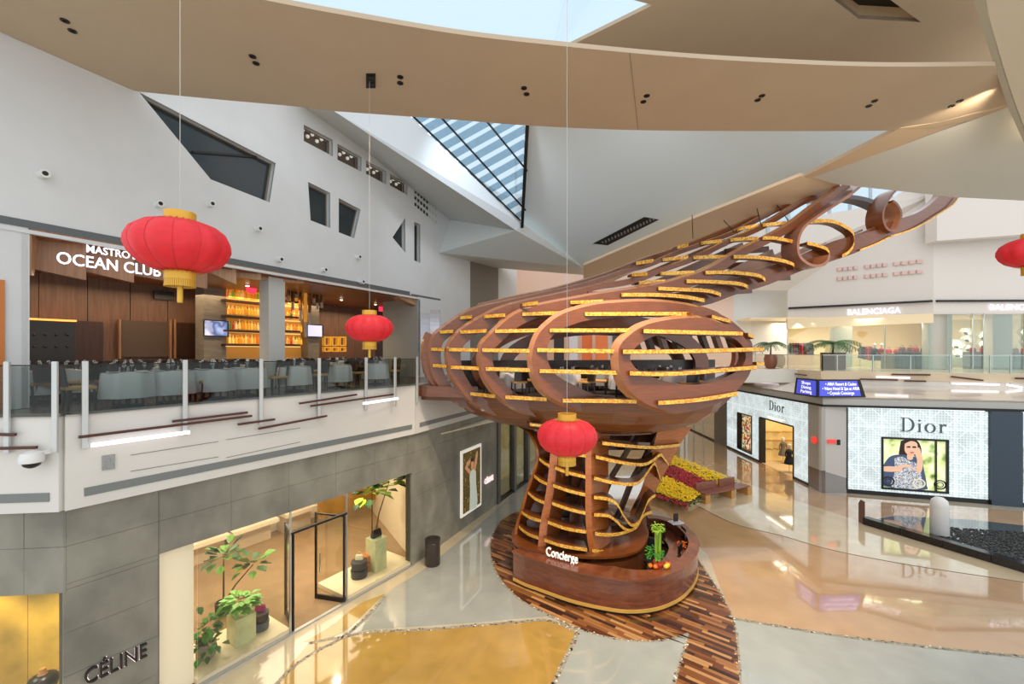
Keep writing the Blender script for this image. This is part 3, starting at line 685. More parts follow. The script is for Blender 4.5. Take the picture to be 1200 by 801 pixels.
shape([(.44,.745),(.5,.745),(.49,.725),(.45,.725)], mat('print_lips', C(190,80,80), .5, emis=.3), 7)
ring_p = mat('print_ring', C(30,26,24), .5)
for cx in (.1,.58,.9):
    for r in (.1,.055):
        MB().slab([D2.pt(fs0+(cx+r*math.cos(k*.449))*W_, zb_+.14*H_+r*W_*math.sin(k*.449)*.9, .02) for k in range(14)], Vector((*D2.n,0))*.003, 0, [[D2.pt(fs0+(cx+r*.75*math.cos(k*.449))*W_, zb_+.14*H_+r*.75*W_*math.sin(k*.449)*.9, .02) for k in range(14)]]).build('print_ring', ring_p if cx != .58 else mat('print_cream', C(230,225,205), .5, emis=.3), pic)
# pillar and next facade
vw2 = D2.hit(1196, 590)[0]
pl_ = wbox(D2, a1+.05, vw2, 0, 4.72, -.15, .3, mat('navy_metal', C(58,72,86), .3, .3), 'wall_pillar', wr)
sf2 = thing('backlit_shopfront', 'white lattice shopfront sliver beyond the navy pillar, cut by the picture edge', 'shopfront', D2.pt(7.5, 0))
lit_panel(D2, [(vw2,.2), (vw2+5,.2), (vw2+5,zt2), (vw2,zt2)], [], 0, 'lattice_panel', sf2)
wbox(D2, vw2, vw2+5, 0, .2, -.03, .1, black, 'plinth', sf2)
wbox(D2, D2.hit(1196,560)[0], D2.hit(1230,560)[0], 1.0, 3.0, -.03, .0, printm('garden_print_b', [C(70,90,60), C(220,225,190), C(150,120,90)], 2, .3), 'display_print', sf2)
# facade on the side wall
s1f = thing('backlit_shopfront', 'receding backlit white lattice shopfront with a lit doorway and a display window', 'shopfront', D1.pt(0, 0))
def r4(u0, u1, fr, zb, ua=None): return None
dz = [D1.hit(u, v) for u, v in ((892,541),(930,561),(930,504),(890,491.5))]
d0, d1 = D1.hit(930,520)[0], D1.hit(891,520)[0]; dtop = 3.15
w0, w1 = D1.hit(881,510)[0], D1.hit(864.7,500)[0]; wb, wt = .35, 3.05
send = D1.hit(852, 500)[0]
lit_panel(D1, [(0,.15), (d0,.15), (d0,dtop), (d1,dtop), (d1,.15), (send,.15), (send,4.66), (0,4.66)], [[(w0,wb), (w1,wb), (w1,wt), (w0,wt)]], 0, 'lattice_panel', s1f)
for q in ((0,d0), (d1,send)): wbox(D1, q[0], q[1], 0, .15, -.03, .1, black, 'plinth', s1f)
for q in ((d0-.05,d0+.03,0,dtop),(d1-.03,d1+.12,0,dtop),(d0,d1,dtop-.03,dtop+.06),(w0-.05,w0+.03,wb,wt),(w1-.03,w1+.06,wb,wt),(w0,w1,wt-.03,wt+.05),(w0,w1,wb-.05,wb+.03)):
    wbox(D1, q[0], q[1], q[2], q[3], -.05, .35, darkm, 'door_frame', s1f)
wbox(D1, w0, w1, wb, wt, .3, .34, printm('glitter_window', [C(60,44,30), C(240,215,150), C(250,245,225), C(170,60,40), C(225,190,120), C(120,150,110)], 7, .5, 'vor'), 'display_backdrop', s1f)
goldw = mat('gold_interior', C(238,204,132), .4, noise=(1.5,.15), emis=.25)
rm = thing('wall_shop_interior', 'x', 'x'); del rm['category']; del rm['label']; rm['kind'] = 'structure'
wbox(D1, d0-1.2, d1+2, 0, 3.6, 3.5, 3.6, goldw, 'back_wall', rm); 
MB().slab([D1.pt(d1+.6,0,.1), D1.pt(d1+.6,0,3.5), D1.pt(d1+.6,3.6,3.5), D1.pt(d1+.6,3.6,.1)], Vector((*D1.d,0))*.1).build('side_wall', goldw, rm)
MB().slab([D1.pt(d0-1,.02,.1), D1.pt(d1+1,.02,.1), D1.pt(d1+1,.02,3.5), D1.pt(d0-1,.02,3.5)], (0,0,-.02)).build('interior_floor', mat('interior_cream_floor', C(236,214,176), .2), rm)
area(D1.pt((d0+d1)/2, 3.4, 1.4), (3, 2), 110, WARM)
for i in range(4):
    st = thing('display_shelf', 'gold framed wall shelf inside the lit side doorway, %s from the door' % ('first','second','third','fourth')[i], 'shelf', D1.pt(d1-.3-i*.1, 0, 1+i*.6), group='shelves inside the lit doorway')
    for z in (.9, 1.5, 2.1): MB().box(tuple(D1.pt(d1+.3, z, .7+i*.7)), (.5, .5, .04), D1.rot()).build('shelf_board', mat('brass', C(200,160,90), .3, .7), st)
# dressed mannequin in the doorway
def mannequin(loc, label, col, rz=0):
    t = thing('mannequin', label, 'mannequin', loc)
    x, y, z = loc
    MB().lathe([(.19,0),(.19,.03),(.02,.03),(.02,.75)], (x,y,z), 14).build('stand', steel, t)
    MB().lathe([(.3,.55),(.27,.7),(.2,.95),(.13,1.08),(.17,1.25),(.19,1.38),(.12,1.46),(.05,1.5)], (x,y,z), 16).build('dress', col, t, True)
    for s in (-1, 1): MB().tube([(x+s*.18,y,z+1.4),(x+s*.25,y,z+1.15),(x+s*.22,y-.08,z+.9)], [.05,.042,.03], 8).build('arm', col, t, True)
    MB().lathe([(.045,1.48),(.045,1.56),(.085,1.62),(.1,1.7),(.085,1.79),(.03,1.83)], (x,y,z), 12).build('head', whitem, t, True); return t
m1 = D1.pt(D1.hit(924,535,.5)[0], 0, .55); mannequin(Vector((m1.x, m1.y, 0)), 'dark dressed mannequin standing in the lit side doorway', mat('black_dress', C(34,32,38), .7))
m1 = D1.pt(D1.hit(916,530,1.4)[0], 0, 1.5); mannequin(Vector((m1.x, m1.y, 0)), 'grey dressed mannequin deeper inside the lit side doorway', mat('grey_dress', C(110,104,90), .7))
dl2 = thing('shop_lettering', 'small serif word Dior on the receding lattice above the doorway', 'sign', D1.pt(4, 3.8, -.05))
class Flip(Frame):
    pass
fl_ = Frame(D1.pt(0,0).xy, -D1.d, 1)
a_, z_ = fl_.hit(902, 479.5); letters_D(fl_, a_, z_+.0, .62, -.05, 'x', dl2, mat('letter_grey', (0,0,0)))
# wall beyond: grey pillar, glazed storefront, far end
struct(wbox(D1, send, send+2.2, 0, 4.75, -.05, .3, mat('taupe_pillar', C(110,106,100), .4), 'wall_right_pillar'))
gl = glass('shop_glass', (.88,.93,.9), .1)
fs = thing('glass_shopfront', 'far glazed shopfront behind the flower bed with a grey base', 'shopfront', D1.pt(send+6, 0))
wbox(D1, send+2.2, send+14, .1, 4.6, 0, .02, gl, 'pane', fs)
for i in range(6): wbox(D1, send+2.2+i*2.3, send+2.28+i*2.3, 0, 4.7, -.05, .08, steel, 'mullion', fs)
wbox(D1, send+2.2, send+14, 0, .12, -.05, .08, darkm, 'sill', fs)
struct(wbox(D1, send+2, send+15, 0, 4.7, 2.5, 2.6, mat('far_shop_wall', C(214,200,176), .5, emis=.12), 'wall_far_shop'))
vwall([(-14,47), (18.5,47)], 0, 6, mat('far_end_wall', C(206,184,150), .5), 'wall_back_ground')
# red round sign and small sign on the column
rs = thing('wall_sign', 'red round projecting sign on the grey column side', 'sign', D1.pt(-.3, 2.9, -.05))
rs_m = mat('red_sign', C(240,70,60), .4, emis=.5)
q = P(955, 515, 23.9); mbq = MB(); mbq.tube([q+Vector((-.12,-.06,0)), q+Vector((-.06,-.06,0))], .2, 18); mbq.build('disc', rs_m, rs)
es = thing('exit_sign', 'small red lit rectangular sign on the light grey corner panel', 'sign', P(975,517,23.25))
MB().box(tuple(P(975,517,23.2)), (.42, .06, .2)).build('lit_panel', rs_m, es); MB().box(tuple(P(983,518,23.2)), (.12,.08,.28)).build('bracket', darkm, es)
# directory sign on the ledge corner
ds = thing('directory_sign', 'dark wedge-shaped sign with two blue lit panels above the corner column', 'sign', P(958,462,22.8))
blu = mat('blue_screen', C(66,74,190), .3, emis=.75); wtx = mat('screen_white', C(245,245,255), .4, emis=.9)
A_, B_, C_ = (16.25,24.6), (16.33,22.8), (19.0,22.9)
def dpan(a, b, shrink0, shrink1, z0, z1, m, nm, dy):
    a, b = Vector(a), Vector(b); t = b-a
    p = [a, b, b-t*shrink1, a+t*shrink0]; n = Vector((t.y, -t.x)).normalized(); n = n if n.dot(a) < 0 else -n
    MB().slab([(p[0].x+n.x*dy, p[0].y+n.y*dy, z0), (p[1].x+n.x*dy, p[1].y+n.y*dy, z0), (p[2].x+n.x*dy, p[2].y+n.y*dy, z1), (p[3].x+n.x*dy, p[3].y+n.y*dy, z1)], (-n.x*.08, -n.y*.08, 0)).build(nm, m, ds)
dpan(A_, B_, .1, 0, 5.26, 6.22, darkm, 'housing', 0); dpan(B_, C_, 0, .12, 5.26, 6.22, darkm, 'housing', 0)
dpan((16.26,24.4), (16.33,22.9), .1, 0, 5.34, 6.14, blu, 'screen', .03); dpan((16.42,22.8), (18.7,22.88), 0, .1, 5.34, 6.14, blu, 'screen', .03)
for i, s in enumerate(('ARIA Resort & Casino', 'Vdara Hotel & Spa at ARIA', 'Crystals Concierge')):
    text('lettering', '\u2022 '+s, .24, (17.5-.0, 22.7, 5.98-i*.24), math.pi/2, .02, wtx, ds, .004, .72)
for i, s in enumerate(('Shops', 'Dining', 'Parking')):
    text('lettering', s, .24, (16.26, 23.6, 5.98-i*.24), math.pi/2, -math.pi/2+.04, wtx, ds, .004, 1.2)
# ---- upstairs boutique
bo = thing('wall_boutique', 'x', 'x'); del bo['category']; del bo['label']; bo['kind'] = 'structure'
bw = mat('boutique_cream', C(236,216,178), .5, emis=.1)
MB().slab([P(900,300,39.5), P(1110,300,36), P(1110,450,36), P(900,450,39.5)], (0, .1, 0)).build('back_wall', bw, bo)
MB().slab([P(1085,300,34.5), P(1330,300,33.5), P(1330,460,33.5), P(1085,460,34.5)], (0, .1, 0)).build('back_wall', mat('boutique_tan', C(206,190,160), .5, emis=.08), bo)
MB().slab([(19,34,10.3), (50,28,10.3), (50,42,10.3), (19,42,10.3)], (0, 0, .1)).build('boutique_ceiling', bw, bo)
for u, Y in ((989,32.5), (1103,29.2), (1176,29.2)):
    x, y = xy(u, Y); MB().box((x, y+.3, 8.4), (1.35 if u != 1103 else 1.6, .5, 3.8)).build('column', mat('boutique_column', C(196,190,178), .45), bo)
MB().slab([P(923,385,33.5), P(1094,378,28.8), P(1094,367,28.8), P(923,373,33.5)], (0,.2,0)).build('head_beam', bw, bo)
fg = thing('glass_shopfront', 'upstairs boutique glazing with clothes rails behind it', 'shopfront', P(1000,430,31))
for (u0, Y0), (u1, Y1) in (((923,34),(1094,29.05)), ((1110,29.05),(1290,29.05))):
    MB().slab([P(u0,412+1.2*F/Y0,Y0), P(u1,412+1.2*F/Y1,Y1), P(u1,412-2.6*F/Y1,Y1), P(u0,412-2.6*F/Y0,Y0)], (0,.015,0)).build('pane', gl, fg)
for u, Y in ((923,34),(1037,30.6),(1140,29),(1153,29),(1200,29)): MB().box((*xy(u,Y), 8.4), (.06,.06,3.8)).build('mullion', steel, fg)
for u, v, lab in ((1023,365,'first'), (1206,360,'second')):
    t = thing('shop_lettering', 'white backlit word BALENCIAGA above the upstairs boutique, %s' % ('on the angled wall' if lab == 'first' else 'cut by the picture edge'), 'sign', P(u,v,31))
    lw_ = mat('letter_white', (.9,.85,1), .4, emis=1.15)
    if u < 1100: wtext('BALENCIAGA', 993, 1055, 367, 362.5, -.13, t, lw_, FR, .012, .0, hz=.6)
    else: wtext('BALENCIAGA', 1160, 1226, 360, 360, -.1, t, lw_, Frame((0,29),(1,0),1), .012, .0, hz=.56)
for i in range(9):
    u = 935+i*18; spot(P(u, 378, 33-(i*.4)), 45, CREAM, 120)
area((30, 31.5, 10.1), (10, 2.5), 420, CREAM); area((24.5, 35, 10.1), (5, 3), 320, CREAM)
# clothes rails
cl_cols = [C(30,30,34), C(40,38,44), C(150,30,40), C(90,30,36), C(24,26,34), C(170,40,46), C(70,66,64)]
def rail(u0, u1, v, Y, n, lab):
    a, b = P(u0, v, Y), P(u1, v, Y); g = thing('clothes_rail', lab, 'clothes rail', (a.x, a.y, ZM))
    MB().bar(a, b, .03, .03).build('rail', steel, g)
    for q in (a, b): MB().bar((q.x,q.y,ZM), q, .03, .03, up=(0,1,0)).build('leg', steel, g)
    for i in range(n):
        p = a.lerp(b, (i+.5)/n); hgt = R.uniform(.8, 1.1); wd = .22; c = R.choice(cl_cols)
        cn_ = ['near-black','charcoal','crimson','maroon','midnight','bright red','taupe']; o = MB().loft([[Vector((p.x+sx*k, p.y+sy*.22*w2, p.z-.05-zz)) for sx, sy in ((-1,-1),(1,-1),(1,1),(-1,1))] for k, w2, zz in ((.03,.3,0),(.07,1,.15),(.07,.9,.6),(.09,1.1,hgt))]).build('coat', mat('cloth_%d' % cl_cols.index(c), c, .8))
        tag(o, '%s garment, %s along on the %s' % (cn_[cl_cols.index(c)], ('first','second','third','fourth','fifth','sixth','seventh','eighth','ninth')[i], lab), 'garment', 'garments on the '+lab)
rail(925, 952, 401, 36, 9, 'clothes rail behind the first boutique pane')
rail(1008, 1022, 405, 33, 5, 'short clothes rail right of the cream column')
for u, c, nm in ((1025,C(28,28,32),'black'), (1033,C(150,26,36),'red')):
    p = P(u, 412+1.2*F/31.5, 31.5); mannequin(Vector((p.x, p.y, ZM)), '%s dressed mannequin in the upstairs boutique' % nm, mat(nm+'_dress', c, .7))
def handbag(loc, w, m, label, group=None, rz=0, cat='handbag'):
    x, y, z = loc; t = thing('handbag', label, cat, loc, 0, group)
    h = w*.72; ca, sa = math.cos(rz), math.sin(rz)
    def q(a, b, c): return Vector((x+a*ca-b*sa, y+a*sa+b*ca, z+c))
    MB().loft([[q(sx*w/2*k, sy*w*.2*k2, zz) for sx, sy in ((-1,-1),(1,-1),(1,1),(-1,1))] for k, k2, zz in ((.95,1,0),(1,1.05,h*.3),(.92,.7,h*.8),(.85,.3,h))]).build('body', m, t, bevel=w*.04)
    MB().tube([q(-w*.22,0,h*.95), q(-w*.2,0,h*1.3), q(0,0,h*1.48), q(w*.2,0,h*1.3), q(w*.22,0,h*.95)], w*.03, 6).build('handle', m, t); return t
# plinths with bags
for i, (u, Y, w_, hh) in enumerate(((1046,31,1.2,1.1),(1062,30.5,1.2,1.25),(1078,30.2,1.3,1.2),(1146,30.5,1.6,1.2),(1168,30.5,1.6,1.25),(1195,30.5,1.4,1.15))):
    x, y = xy(u, Y); nm = ('left of centre','in the middle','right of the middle','under the lit niches','beside the tan column','at the picture edge')[i]
    o = MB().box((x, y, ZM+hh/2), (w_, .6, hh)).build('display_plinth', mat('plinth_grey', C(96,92,88), .4) if i else mat('plinth_oak', C(170,140,100), .4), bevel=.02)
    tag(o, 'low display plinth inside the upstairs boutique, %s' % nm, 'plinth')
    for j in (-1, 1):
        c = R.choice([C(170,30,40), C(40,30,34), C(200,60,50), C(120,84,60)])
        handbag((x+j*w_*.24, y, ZM+hh), .42, mat('bag_%d' % int(c[0]*999), c, .5), '%s-hand bag on the boutique plinth %s' % ('first' if j < 0 else 'second', nm), 'bags on the boutique plinths')
# hexagonal lit niches
hexm = mat('lit_niche', C(250,248,224), .5, emis=.9)
for i, (u, v) in enumerate(((1130,388.5),(1131.5,397),(1119.5,403.5),(1133,408),(1121,413.5),(1151,393.5),(1166,389),(1151,403),(1166,398),(1200,389),(1202,400))):
    Y = 33.3; c = P(u, v, Y); w_ = .42 if i in (0,1,3) else .56
    nic = thing('hexagonal_niche', 'white lit hexagonal wall niche in the upstairs boutique, %s' % ('topmost of the first cluster','below the topmost one','with two dark bags','right lower one of the first cluster','lowest of the first cluster','left top of the second cluster','right top of the second cluster','left lower of the second cluster','right lower of the second cluster','upper one at the picture edge','lower one at the picture edge')[i], 'niche', c, group='lit hexagonal niches')
    hx = [Vector((c.x+w_*math.cos(math.radians(60*k)), c.y, c.z+w_*.72*math.sin(math.radians(60*k)))) for k in range(6)]
    MB().slab(hx, (0,.02,0)).build('back_panel', hexm, nic)
    MB().slab([p+(p-c)*.1 for p in hx], (0,-.25,0), 0, [hx]).build('frame', whitem, nic)
    handbag((c.x-.05, c.y-.12, c.z-w_*.6), .3, mat('bag_brown', C(96,64,48), .5), 'small brown bag in the niche %s' % nic['label'].split(', ')[1], 'bags in the lit niches')
struct(MB().box((*xy(1093,31), 8.3), (.3,.3,3.6)).build('trim_8', mat('slab_pier', C(206,206,200), .4)))
# far opening bits seen through the tree: coloured banners on the bridge
for i, (u, w_, c) in enumerate(((705,14,C(240,130,70)),(722,8,C(70,70,74)),(716,6,C(210,205,200)),(688,12,C(236,120,60)),(672,10,C(226,226,230)),(655,12,C(60,52,50)),(745,10,C(230,190,160)))):
    x, y = xy(u, 33+i*.1); tag(MB().box((x, y, 8.6), (w_*33/F, .1, 3.4)).build('upright_banner', mat('banner_%d' % i, c, .5)), 'tall %s wall banner across the bridge seen through the timber tree' % ('orange','charcoal','light grey','deep orange','white','dark brown','pale peach')[i], 'banner')
# railings -----------------------------------------------------------
rg = glass('rail_glass', (.66,.71,.69), .03); rg2 = glass('rail_glass_clear', (.86,.93,.9), .08)
def railing(pts, label, gm, low=.6, step=None, postw=.07):
    t = thing('glass_railing', label, 'railing', (pts[0][0], pts[0][1], ZM))
    for i, (a, b) in enumerate(zip(pts, pts[1:])):
        a, b = Vector((*a, 0)), Vector((*b, 0)); d = (b-a).normalized()
        MB().slab([(a.x,a.y,ZM+.04), (b.x,b.y,ZM+.04), (b.x,b.y,ZM+.98), (a.x,a.y,ZM+.98)], (d.y*.02, -d.x*.02, 0)).build('glass_pane', gm, t)
        MB().bar((a.x,a.y,ZM+1.0), (b.x,b.y,ZM+1.0), .05, .04).build('handrail', steel, t)
    for p in pts:
        o = MB().box((p[0]-p[2]*.05 if len(p) > 2 else p[0], p[1], ZM+.2), (.05, .05, 2*.8)).build('post', steel, t)
    return t
def railF(specs, label, gm):
    """specs: list of (frame, s) post stations along a run"""
    t = thing('glass_railing', label, 'railing', specs[0][0].pt(specs[0][1], ZM))
    for (f0, a), (f1, b) in zip(specs, specs[1:]):
        p, q = f0.pt(a, 0, -.13), f1.pt(b, 0, -.13)
        dd = (q-p).normalized(); p2, q2 = p+dd*.04, q-dd*.04
        n = Vector((dd.y, -dd.x, 0))*.012
        MB().slab([p2+Vector((0,0,ZM+.02)), q2+Vector((0,0,ZM+.02)), q2+Vector((0,0,ZM+.93)), p2+Vector((0,0,ZM+.93))], n).build('glass_pane', gm, t)
        MB().bar(p+Vector((0,0,ZM+.95)), q+Vector((0,0,ZM+.95)), .025, .025).build('handrail', darkm, t)
    for f0, a in specs:
        p = f0.pt(a, 0, -.17); MB().box((p.x, p.y, ZM+.2), (.09, .05, 1.65), f0.rot()).build('post', mat('post_steel', C(200,202,200), .35, .4), t, bevel=.01)
    return t
lp = [(FC, FC.hit(-60,430,-.13)[0]), (FC, FC.hit(11,430,-.13)[0]), (FC, -.0)]+[(FA, FA.hit(u,430,-.13)[0]) for u in (99,216,305,373,428)]+[(FB, FB.hit(u,430,-.13)[0]) for u in (462,488)]
railF(lp, 'tinted glass railing along the restaurant terrace with pale posts running over the white fascia', rg)
rr = [(19.4,39.5),(19.4,34),(19.4,30),(19.5,26.8)]
def onr(u): 
    k = (u-600)/F; Y = (26.8+.38*19.5)/(1+.38*k); return (k*Y, Y)
rr2 = [(19.5,26.8)]+[onr(u) for u in (981,1023,1067,1113,1160,1184,1240)]
railing(rr, 'clear glass railing of the far mezzanine, run going away behind the timber body', rg2)
railing(rr2, 'clear glass railing in front of the upstairs boutique', rg2)
# rods and light tubes on the fascias
def rod(p, q, m, label, cat='rod', w_=.05, group='bronze rods on the fascias'):
    a, b = Vector(p), Vector(q); t = thing('fascia_light' if cat == 'light' else 'fascia_rod', label, cat, a, group=group)
    MB().bar(a, b, w_, w_).build('tube' if cat == 'light' else 'bar', m, t)
    for k in (.12, .88):
        c = a.lerp(b, k); MB().bar(c, c+Vector((-.03,.09,0)) if c.x < 10 else c+Vector((.03,.12,0)), .025, .025).build('bracket', darkm, t)
def frod(fr, u0, v0, u1, v1, m=brown_rod, label='', cat='rod', w_=.05, group='bronze rods on the terrace fascia'):
    rod(fr.px(u0,v0,-.2), fr.px(u1,v1,-.2), m, label, cat, w_, group)
RL = [(FC,-40,508,18,509,'upper bronze rod on the fascia left of the corner'),(FC,-40,526,43,524,'lower bronze rod on the fascia left of the corner'),
 (FA,92,512,295,487,'longest bronze rod above the lit tube by the corner'),(FA,202,493.5,290,483,'short bronze rod beside the second railing post'),
 (FA,279,497,322,491,'short bronze rod below the third railing post'),(FA,303,502,383,487,'bronze rod hanging lowest on the fascia'),
 (FA,351,472.5,418,462,'thick bronze rod right of the third post'),(FA,364,475.5,463,461.5,'thin bronze rod near the second lit tube')]
for fr, u0, v0, u1, v1, l in RL: frod(fr, u0, v0, u1, v1, brown_rod, l)
frod(FA, 107,521.5, 222,506, tube_m, 'long white lit tube on the terrace fascia near the corner', 'light', .07, 'lit tubes on the terrace fascia')
frod(FB, 426,472.5, 466,466.5, tube_m, 'short white lit tube on the terrace fascia near the timber tree', 'light', .07, 'lit tubes on the terrace fascia')
def onr3(u, v): 
    x, y = onr(u); return P(u, v, y-.15)
for (u0,v0,u1,v1,k,l) in ((1008,444,1052,445,0,'upstairs fascia rod, leftmost long one'),(1045,438.5,1090,439,0,'upstairs fascia rod above the first lit tube'),(1060,446,1085,446.5,0,'upstairs fascia rod, short thick one'),(1115,441,1152,445.5,0,'upstairs fascia rod above the long tube'),(1190,443,1230,444,0,'upstairs fascia rod at the picture edge'),
      (1027,441.5,1066,442.5,1,'lit tube under the railing, left of two'),(1116,449,1171,450.5,1,'lit tube under the railing, longest'),(1180,450.5,1198,454,1,'lit tube near the picture edge, slanting')):
    rod(onr3(u0,v0), onr3(u1,v1), tube_m if k else brown_rod, l, 'light' if k else 'rod', .09, 'lit tubes on the far fascia' if k else 'bronze rods on the far fascia')
for (u0,v0,Y0,u1,v1,Y1,k,l) in ((892,437,34.2,913,440,31,1,'lit tube on the fascia beside the timber body'),(905,431,32,926,433.5,29.7,0,'upper rod on the fascia beside the timber body'),(913,435,31,948,439.5,27.9,0,'lower rod on the fascia beside the timber body')):
    rod((19.25, Y0, ZC-(v0-HY)/F*Y0), (19.25, Y1, ZC-(v1-HY)/F*Y1), tube_m if k else brown_rod, l, 'light' if k else 'rod', .07, None)
# ================================================================ TIMBER TREE
def rwood(name, base, dark, sc=(1.2, 1.2, 9), rough=.3):
    m = bpy.data.materials.new(name); m.use_nodes = True; nt = m.node_tree; b = nt.nodes['Principled BSDF']
    tc = nt.nodes.new('ShaderNodeTexCoord'); mp = nt.nodes.new('ShaderNodeMapping'); mp.inputs['Scale'].default_value = sc
    nz = nt.nodes.new('ShaderNodeTexNoise'); nz.inputs['Scale'].default_value = 2.2; nz.inputs['Detail'].default_value = 6; nz.inputs['Distortion'].default_value = .6
    rp = nt.nodes.new('ShaderNodeValToRGB'); e = rp.color_ramp.elements; e[0].position, e[1].position = .3, .72; e[0].color = (*dark, 1); e[1].color = (*base, 1)
    nt.links.new(tc.outputs['Object'], mp.inputs[0]); nt.links.new(mp.outputs[0], nz.inputs['Vector']); nt.links.new(nz.outputs[0], rp.inputs[0]); nt.links.new(rp.outputs[0], b.inputs['Base Color'])
    b.inputs['Roughness'].default_value = rough; b.inputs['Coat Weight'].default_value = .5; b.inputs['Coat Roughness'].default_value = .12; return m
twood = rwood('tree_timber', C(124,66,28), C(102,54,22))
twood2 = rwood('tree_timber_deep', C(116,64,32), C(88,48,26))
trunkw = rwood('trunk_timber_lit', C(184,106,48), C(148,82,36))  # lightened copy of the timber, warm light on the trunk put into its colour
hullm = rwood('hull_timber', C(134,78,38), C(92,52,26), (.5, .5, 14), .35)
def goldmat():
    m = bpy.data.materials.new('gold_mosaic'); m.use_nodes = True; nt = m.node_tree; b = nt.nodes['Principled BSDF']
    tc = nt.nodes.new('ShaderNodeTexCoord'); v = nt.nodes.new('ShaderNodeTexVoronoi'); v.inputs['Scale'].default_value = 22
    rp = nt.nodes.new('ShaderNodeValToRGB'); e = rp.color_ramp.elements; e[0].position, e[1].position = .2, .75; e[0].color = (*C(196,126,34), 1); e[1].color = (*C(242,196,88), 1)
    nt.links.new(tc.outputs['Object'], v.inputs['Vector']); nt.links.new(v.outputs['Color'], rp.inputs[0]); nt.links.new(rp.outputs[0], b.inputs['Base Color'])
    b.inputs['Roughness'].default_value = .35; b.inputs['Metallic'].default_value = .1; return m
gold = goldmat()
tree = thing('timber_tree', 'giant curving timber sculpture with gold-edged slats, a raised dining pod and slatted trunk', 'sculpture', (2.4, 14.5, 0))
PHI = .208; TN = Vector((PHI, -.978, 0)); TT = Vector((.978, PHI, 0))
def LP(u, v, c):                        # point on loaf plane p.n = c
    Y = c/((u-600)/F*PHI-.978); return P(u, v, Y)
cA, cB, cC, cD, cE = -15.5, -14.85, -14.0, -13.0, -11.67
edgem = mat('polished_edge_highlight', C(176,120,84), .2, 0, coat=1)  # varnished edge, made paler to paint in the daylight highlight on the rims
def inward_offset(pts, wf, cen):
    out = []; n = len(pts)
    for i, p in enumerate(pts):
        t = (pts[min(i+1, n-1)]-pts[max(i-1, 0)]).normalized(); nr = t.cross(TN).normalized()
        if nr.dot(cen-p) < 0 and i < n: nr2 = -nr
        else: nr2 = nr
        out.append((p, nr))
    return out
def rib(px, c, wf, name='rib', T=.26, side=1, n=5, m=None):
    """planar board: px = outer edge pixels on plane c, wf(t) = board width, side = which side of travel is inward"""
    pts = [LP(q.x, q.y, c) for q in smooth([Vector((a, b, 0)) for a, b in px], n)]
    N = len(pts); inn = []; rings = []
    for i, p in enumerate(pts):
        t = (pts[min(i+1, N-1)]-pts[max(i-1, 0)]).normalized(); nr = t.cross(TN).normalized()*side
        ww = wf(i/(N-1)); q = p+nr*ww; ch = min(.1, ww*.2); rings.append([p+nr*ch, q, q-TN*T, p-TN*T])
    mb = MB().loft(rings, True); k = 4
    for f in range(len(mb.f)-2): mb.m[f] = 1 if f % 4 == 3 else 0
    return mb.build(name, [m or twood, edgem], tree, False)
A_px = [(650,510),(627,504),(593,497),(573,491),(547,481),(531,472),(519,463),(507,446),(501,428),(500,413),(502,400),(508,389),(520,379),(540,365.5),(560,357),(587,351),(613,345.5),(640,339.5),(653,337),(680,331),(707,323),(733,314),(760,307),(793,293),(833,279),(862,268),(892,252),(925,236),(960,224),(985,215),(1010,206)]
B_px = [(655,506),(627,501),(593,494),(567,483),(547,470),(533,453),(525,439),(521,420),(522.5,405),(530,392),(545,379),(565,367),(587,357),(613,350),(640,344.5),(680,336),(707,330),(740,325),(772,313),(812,299),(853,279),(892,262),(935,236),(968,219),(990,205)]
C_px = [(804,502),(770,506),(720,506),(670,502),(634,494),(620,489),(600,480),(587,471),(573,457),(563,440),(559,420),(561.5,402),(573,389),(587,376),(600,366),(620,357),(640,352),(667,347),(700,341),(740,335),(773,329),(807,320),(833,310),(853,298),(873,287),(900,274),(925,260),(953,239),(971,226),(992,210)]
D_px = [(885,405),(883,428),(872,453),(842,482),(800,496),(760,499),(715,497),(693,491),(672,481),(653,474),(635,462),(625,448),(620,430),(620,412),(627,391),(640,376),(660,363),(693,353.5),(720,350.5),(760,349),(793,351.5),(825,357.5),(850,367),(868,380),(880,393),(885,405)]
def wf(base, tail, t0=.62):
    return lambda t: base if t < t0 else base+(tail-base)*min(1, (t-t0)/.2)
rib(A_px, cA, lambda t: .25+.25*min(1, t/.25) if t < .25 else .5-.3*min(1, max(0, (t-.45)/.2)))
rib(B_px, cB, lambda t: .3+.25*min(1, t/.25) if t < .25 else .55-.31*min(1, max(0, (t-.45)/.2)))
rib(C_px, cC, lambda t: .62-.1*min(1, t/.3) if t < .3 else .52-.18*min(1, max(0, (t-.72)/.12)))
def closed_rib(outer, inner, c, name='rib', T=.2):
    o = [LP(q.x, q.y, c) for q in smooth([Vector((a, b, 0)) for a, b in outer], 5, True)]
    i = [LP(q.x, q.y, c) for q in smooth([Vector((a, b, 0)) for a, b in inner], 5, True)]
    cen = sum(o, Vector())/len(o); N = len(o); oc = []
    for k, p in enumerate(o):
        t = (o[(k+1) % N]-o[k-1]).normalized(); nr = t.cross(TN).normalized()
        if nr.dot(cen-p) < 0: nr = -nr
        oc.append(p+nr*.11)
    mb = MB().slab(oc, -TN*T, 0, [i]); mb.loft([oc+[oc[0]], [p-TN*T for p in o+[o[0]]]], False, 1)
    return mb.build(name, [twood, edgem], tree)
D_in = [(862,412),(858,432),(838,450),(800,462),(740,470),(700,463),(673,451),(653,440),(644,428),(641,413),(645,397),(655,387),(669,381),(690,375),(730,371),(790,372),(830,380),(855,394)]
closed_rib(D_px[:-1], D_in, cD)
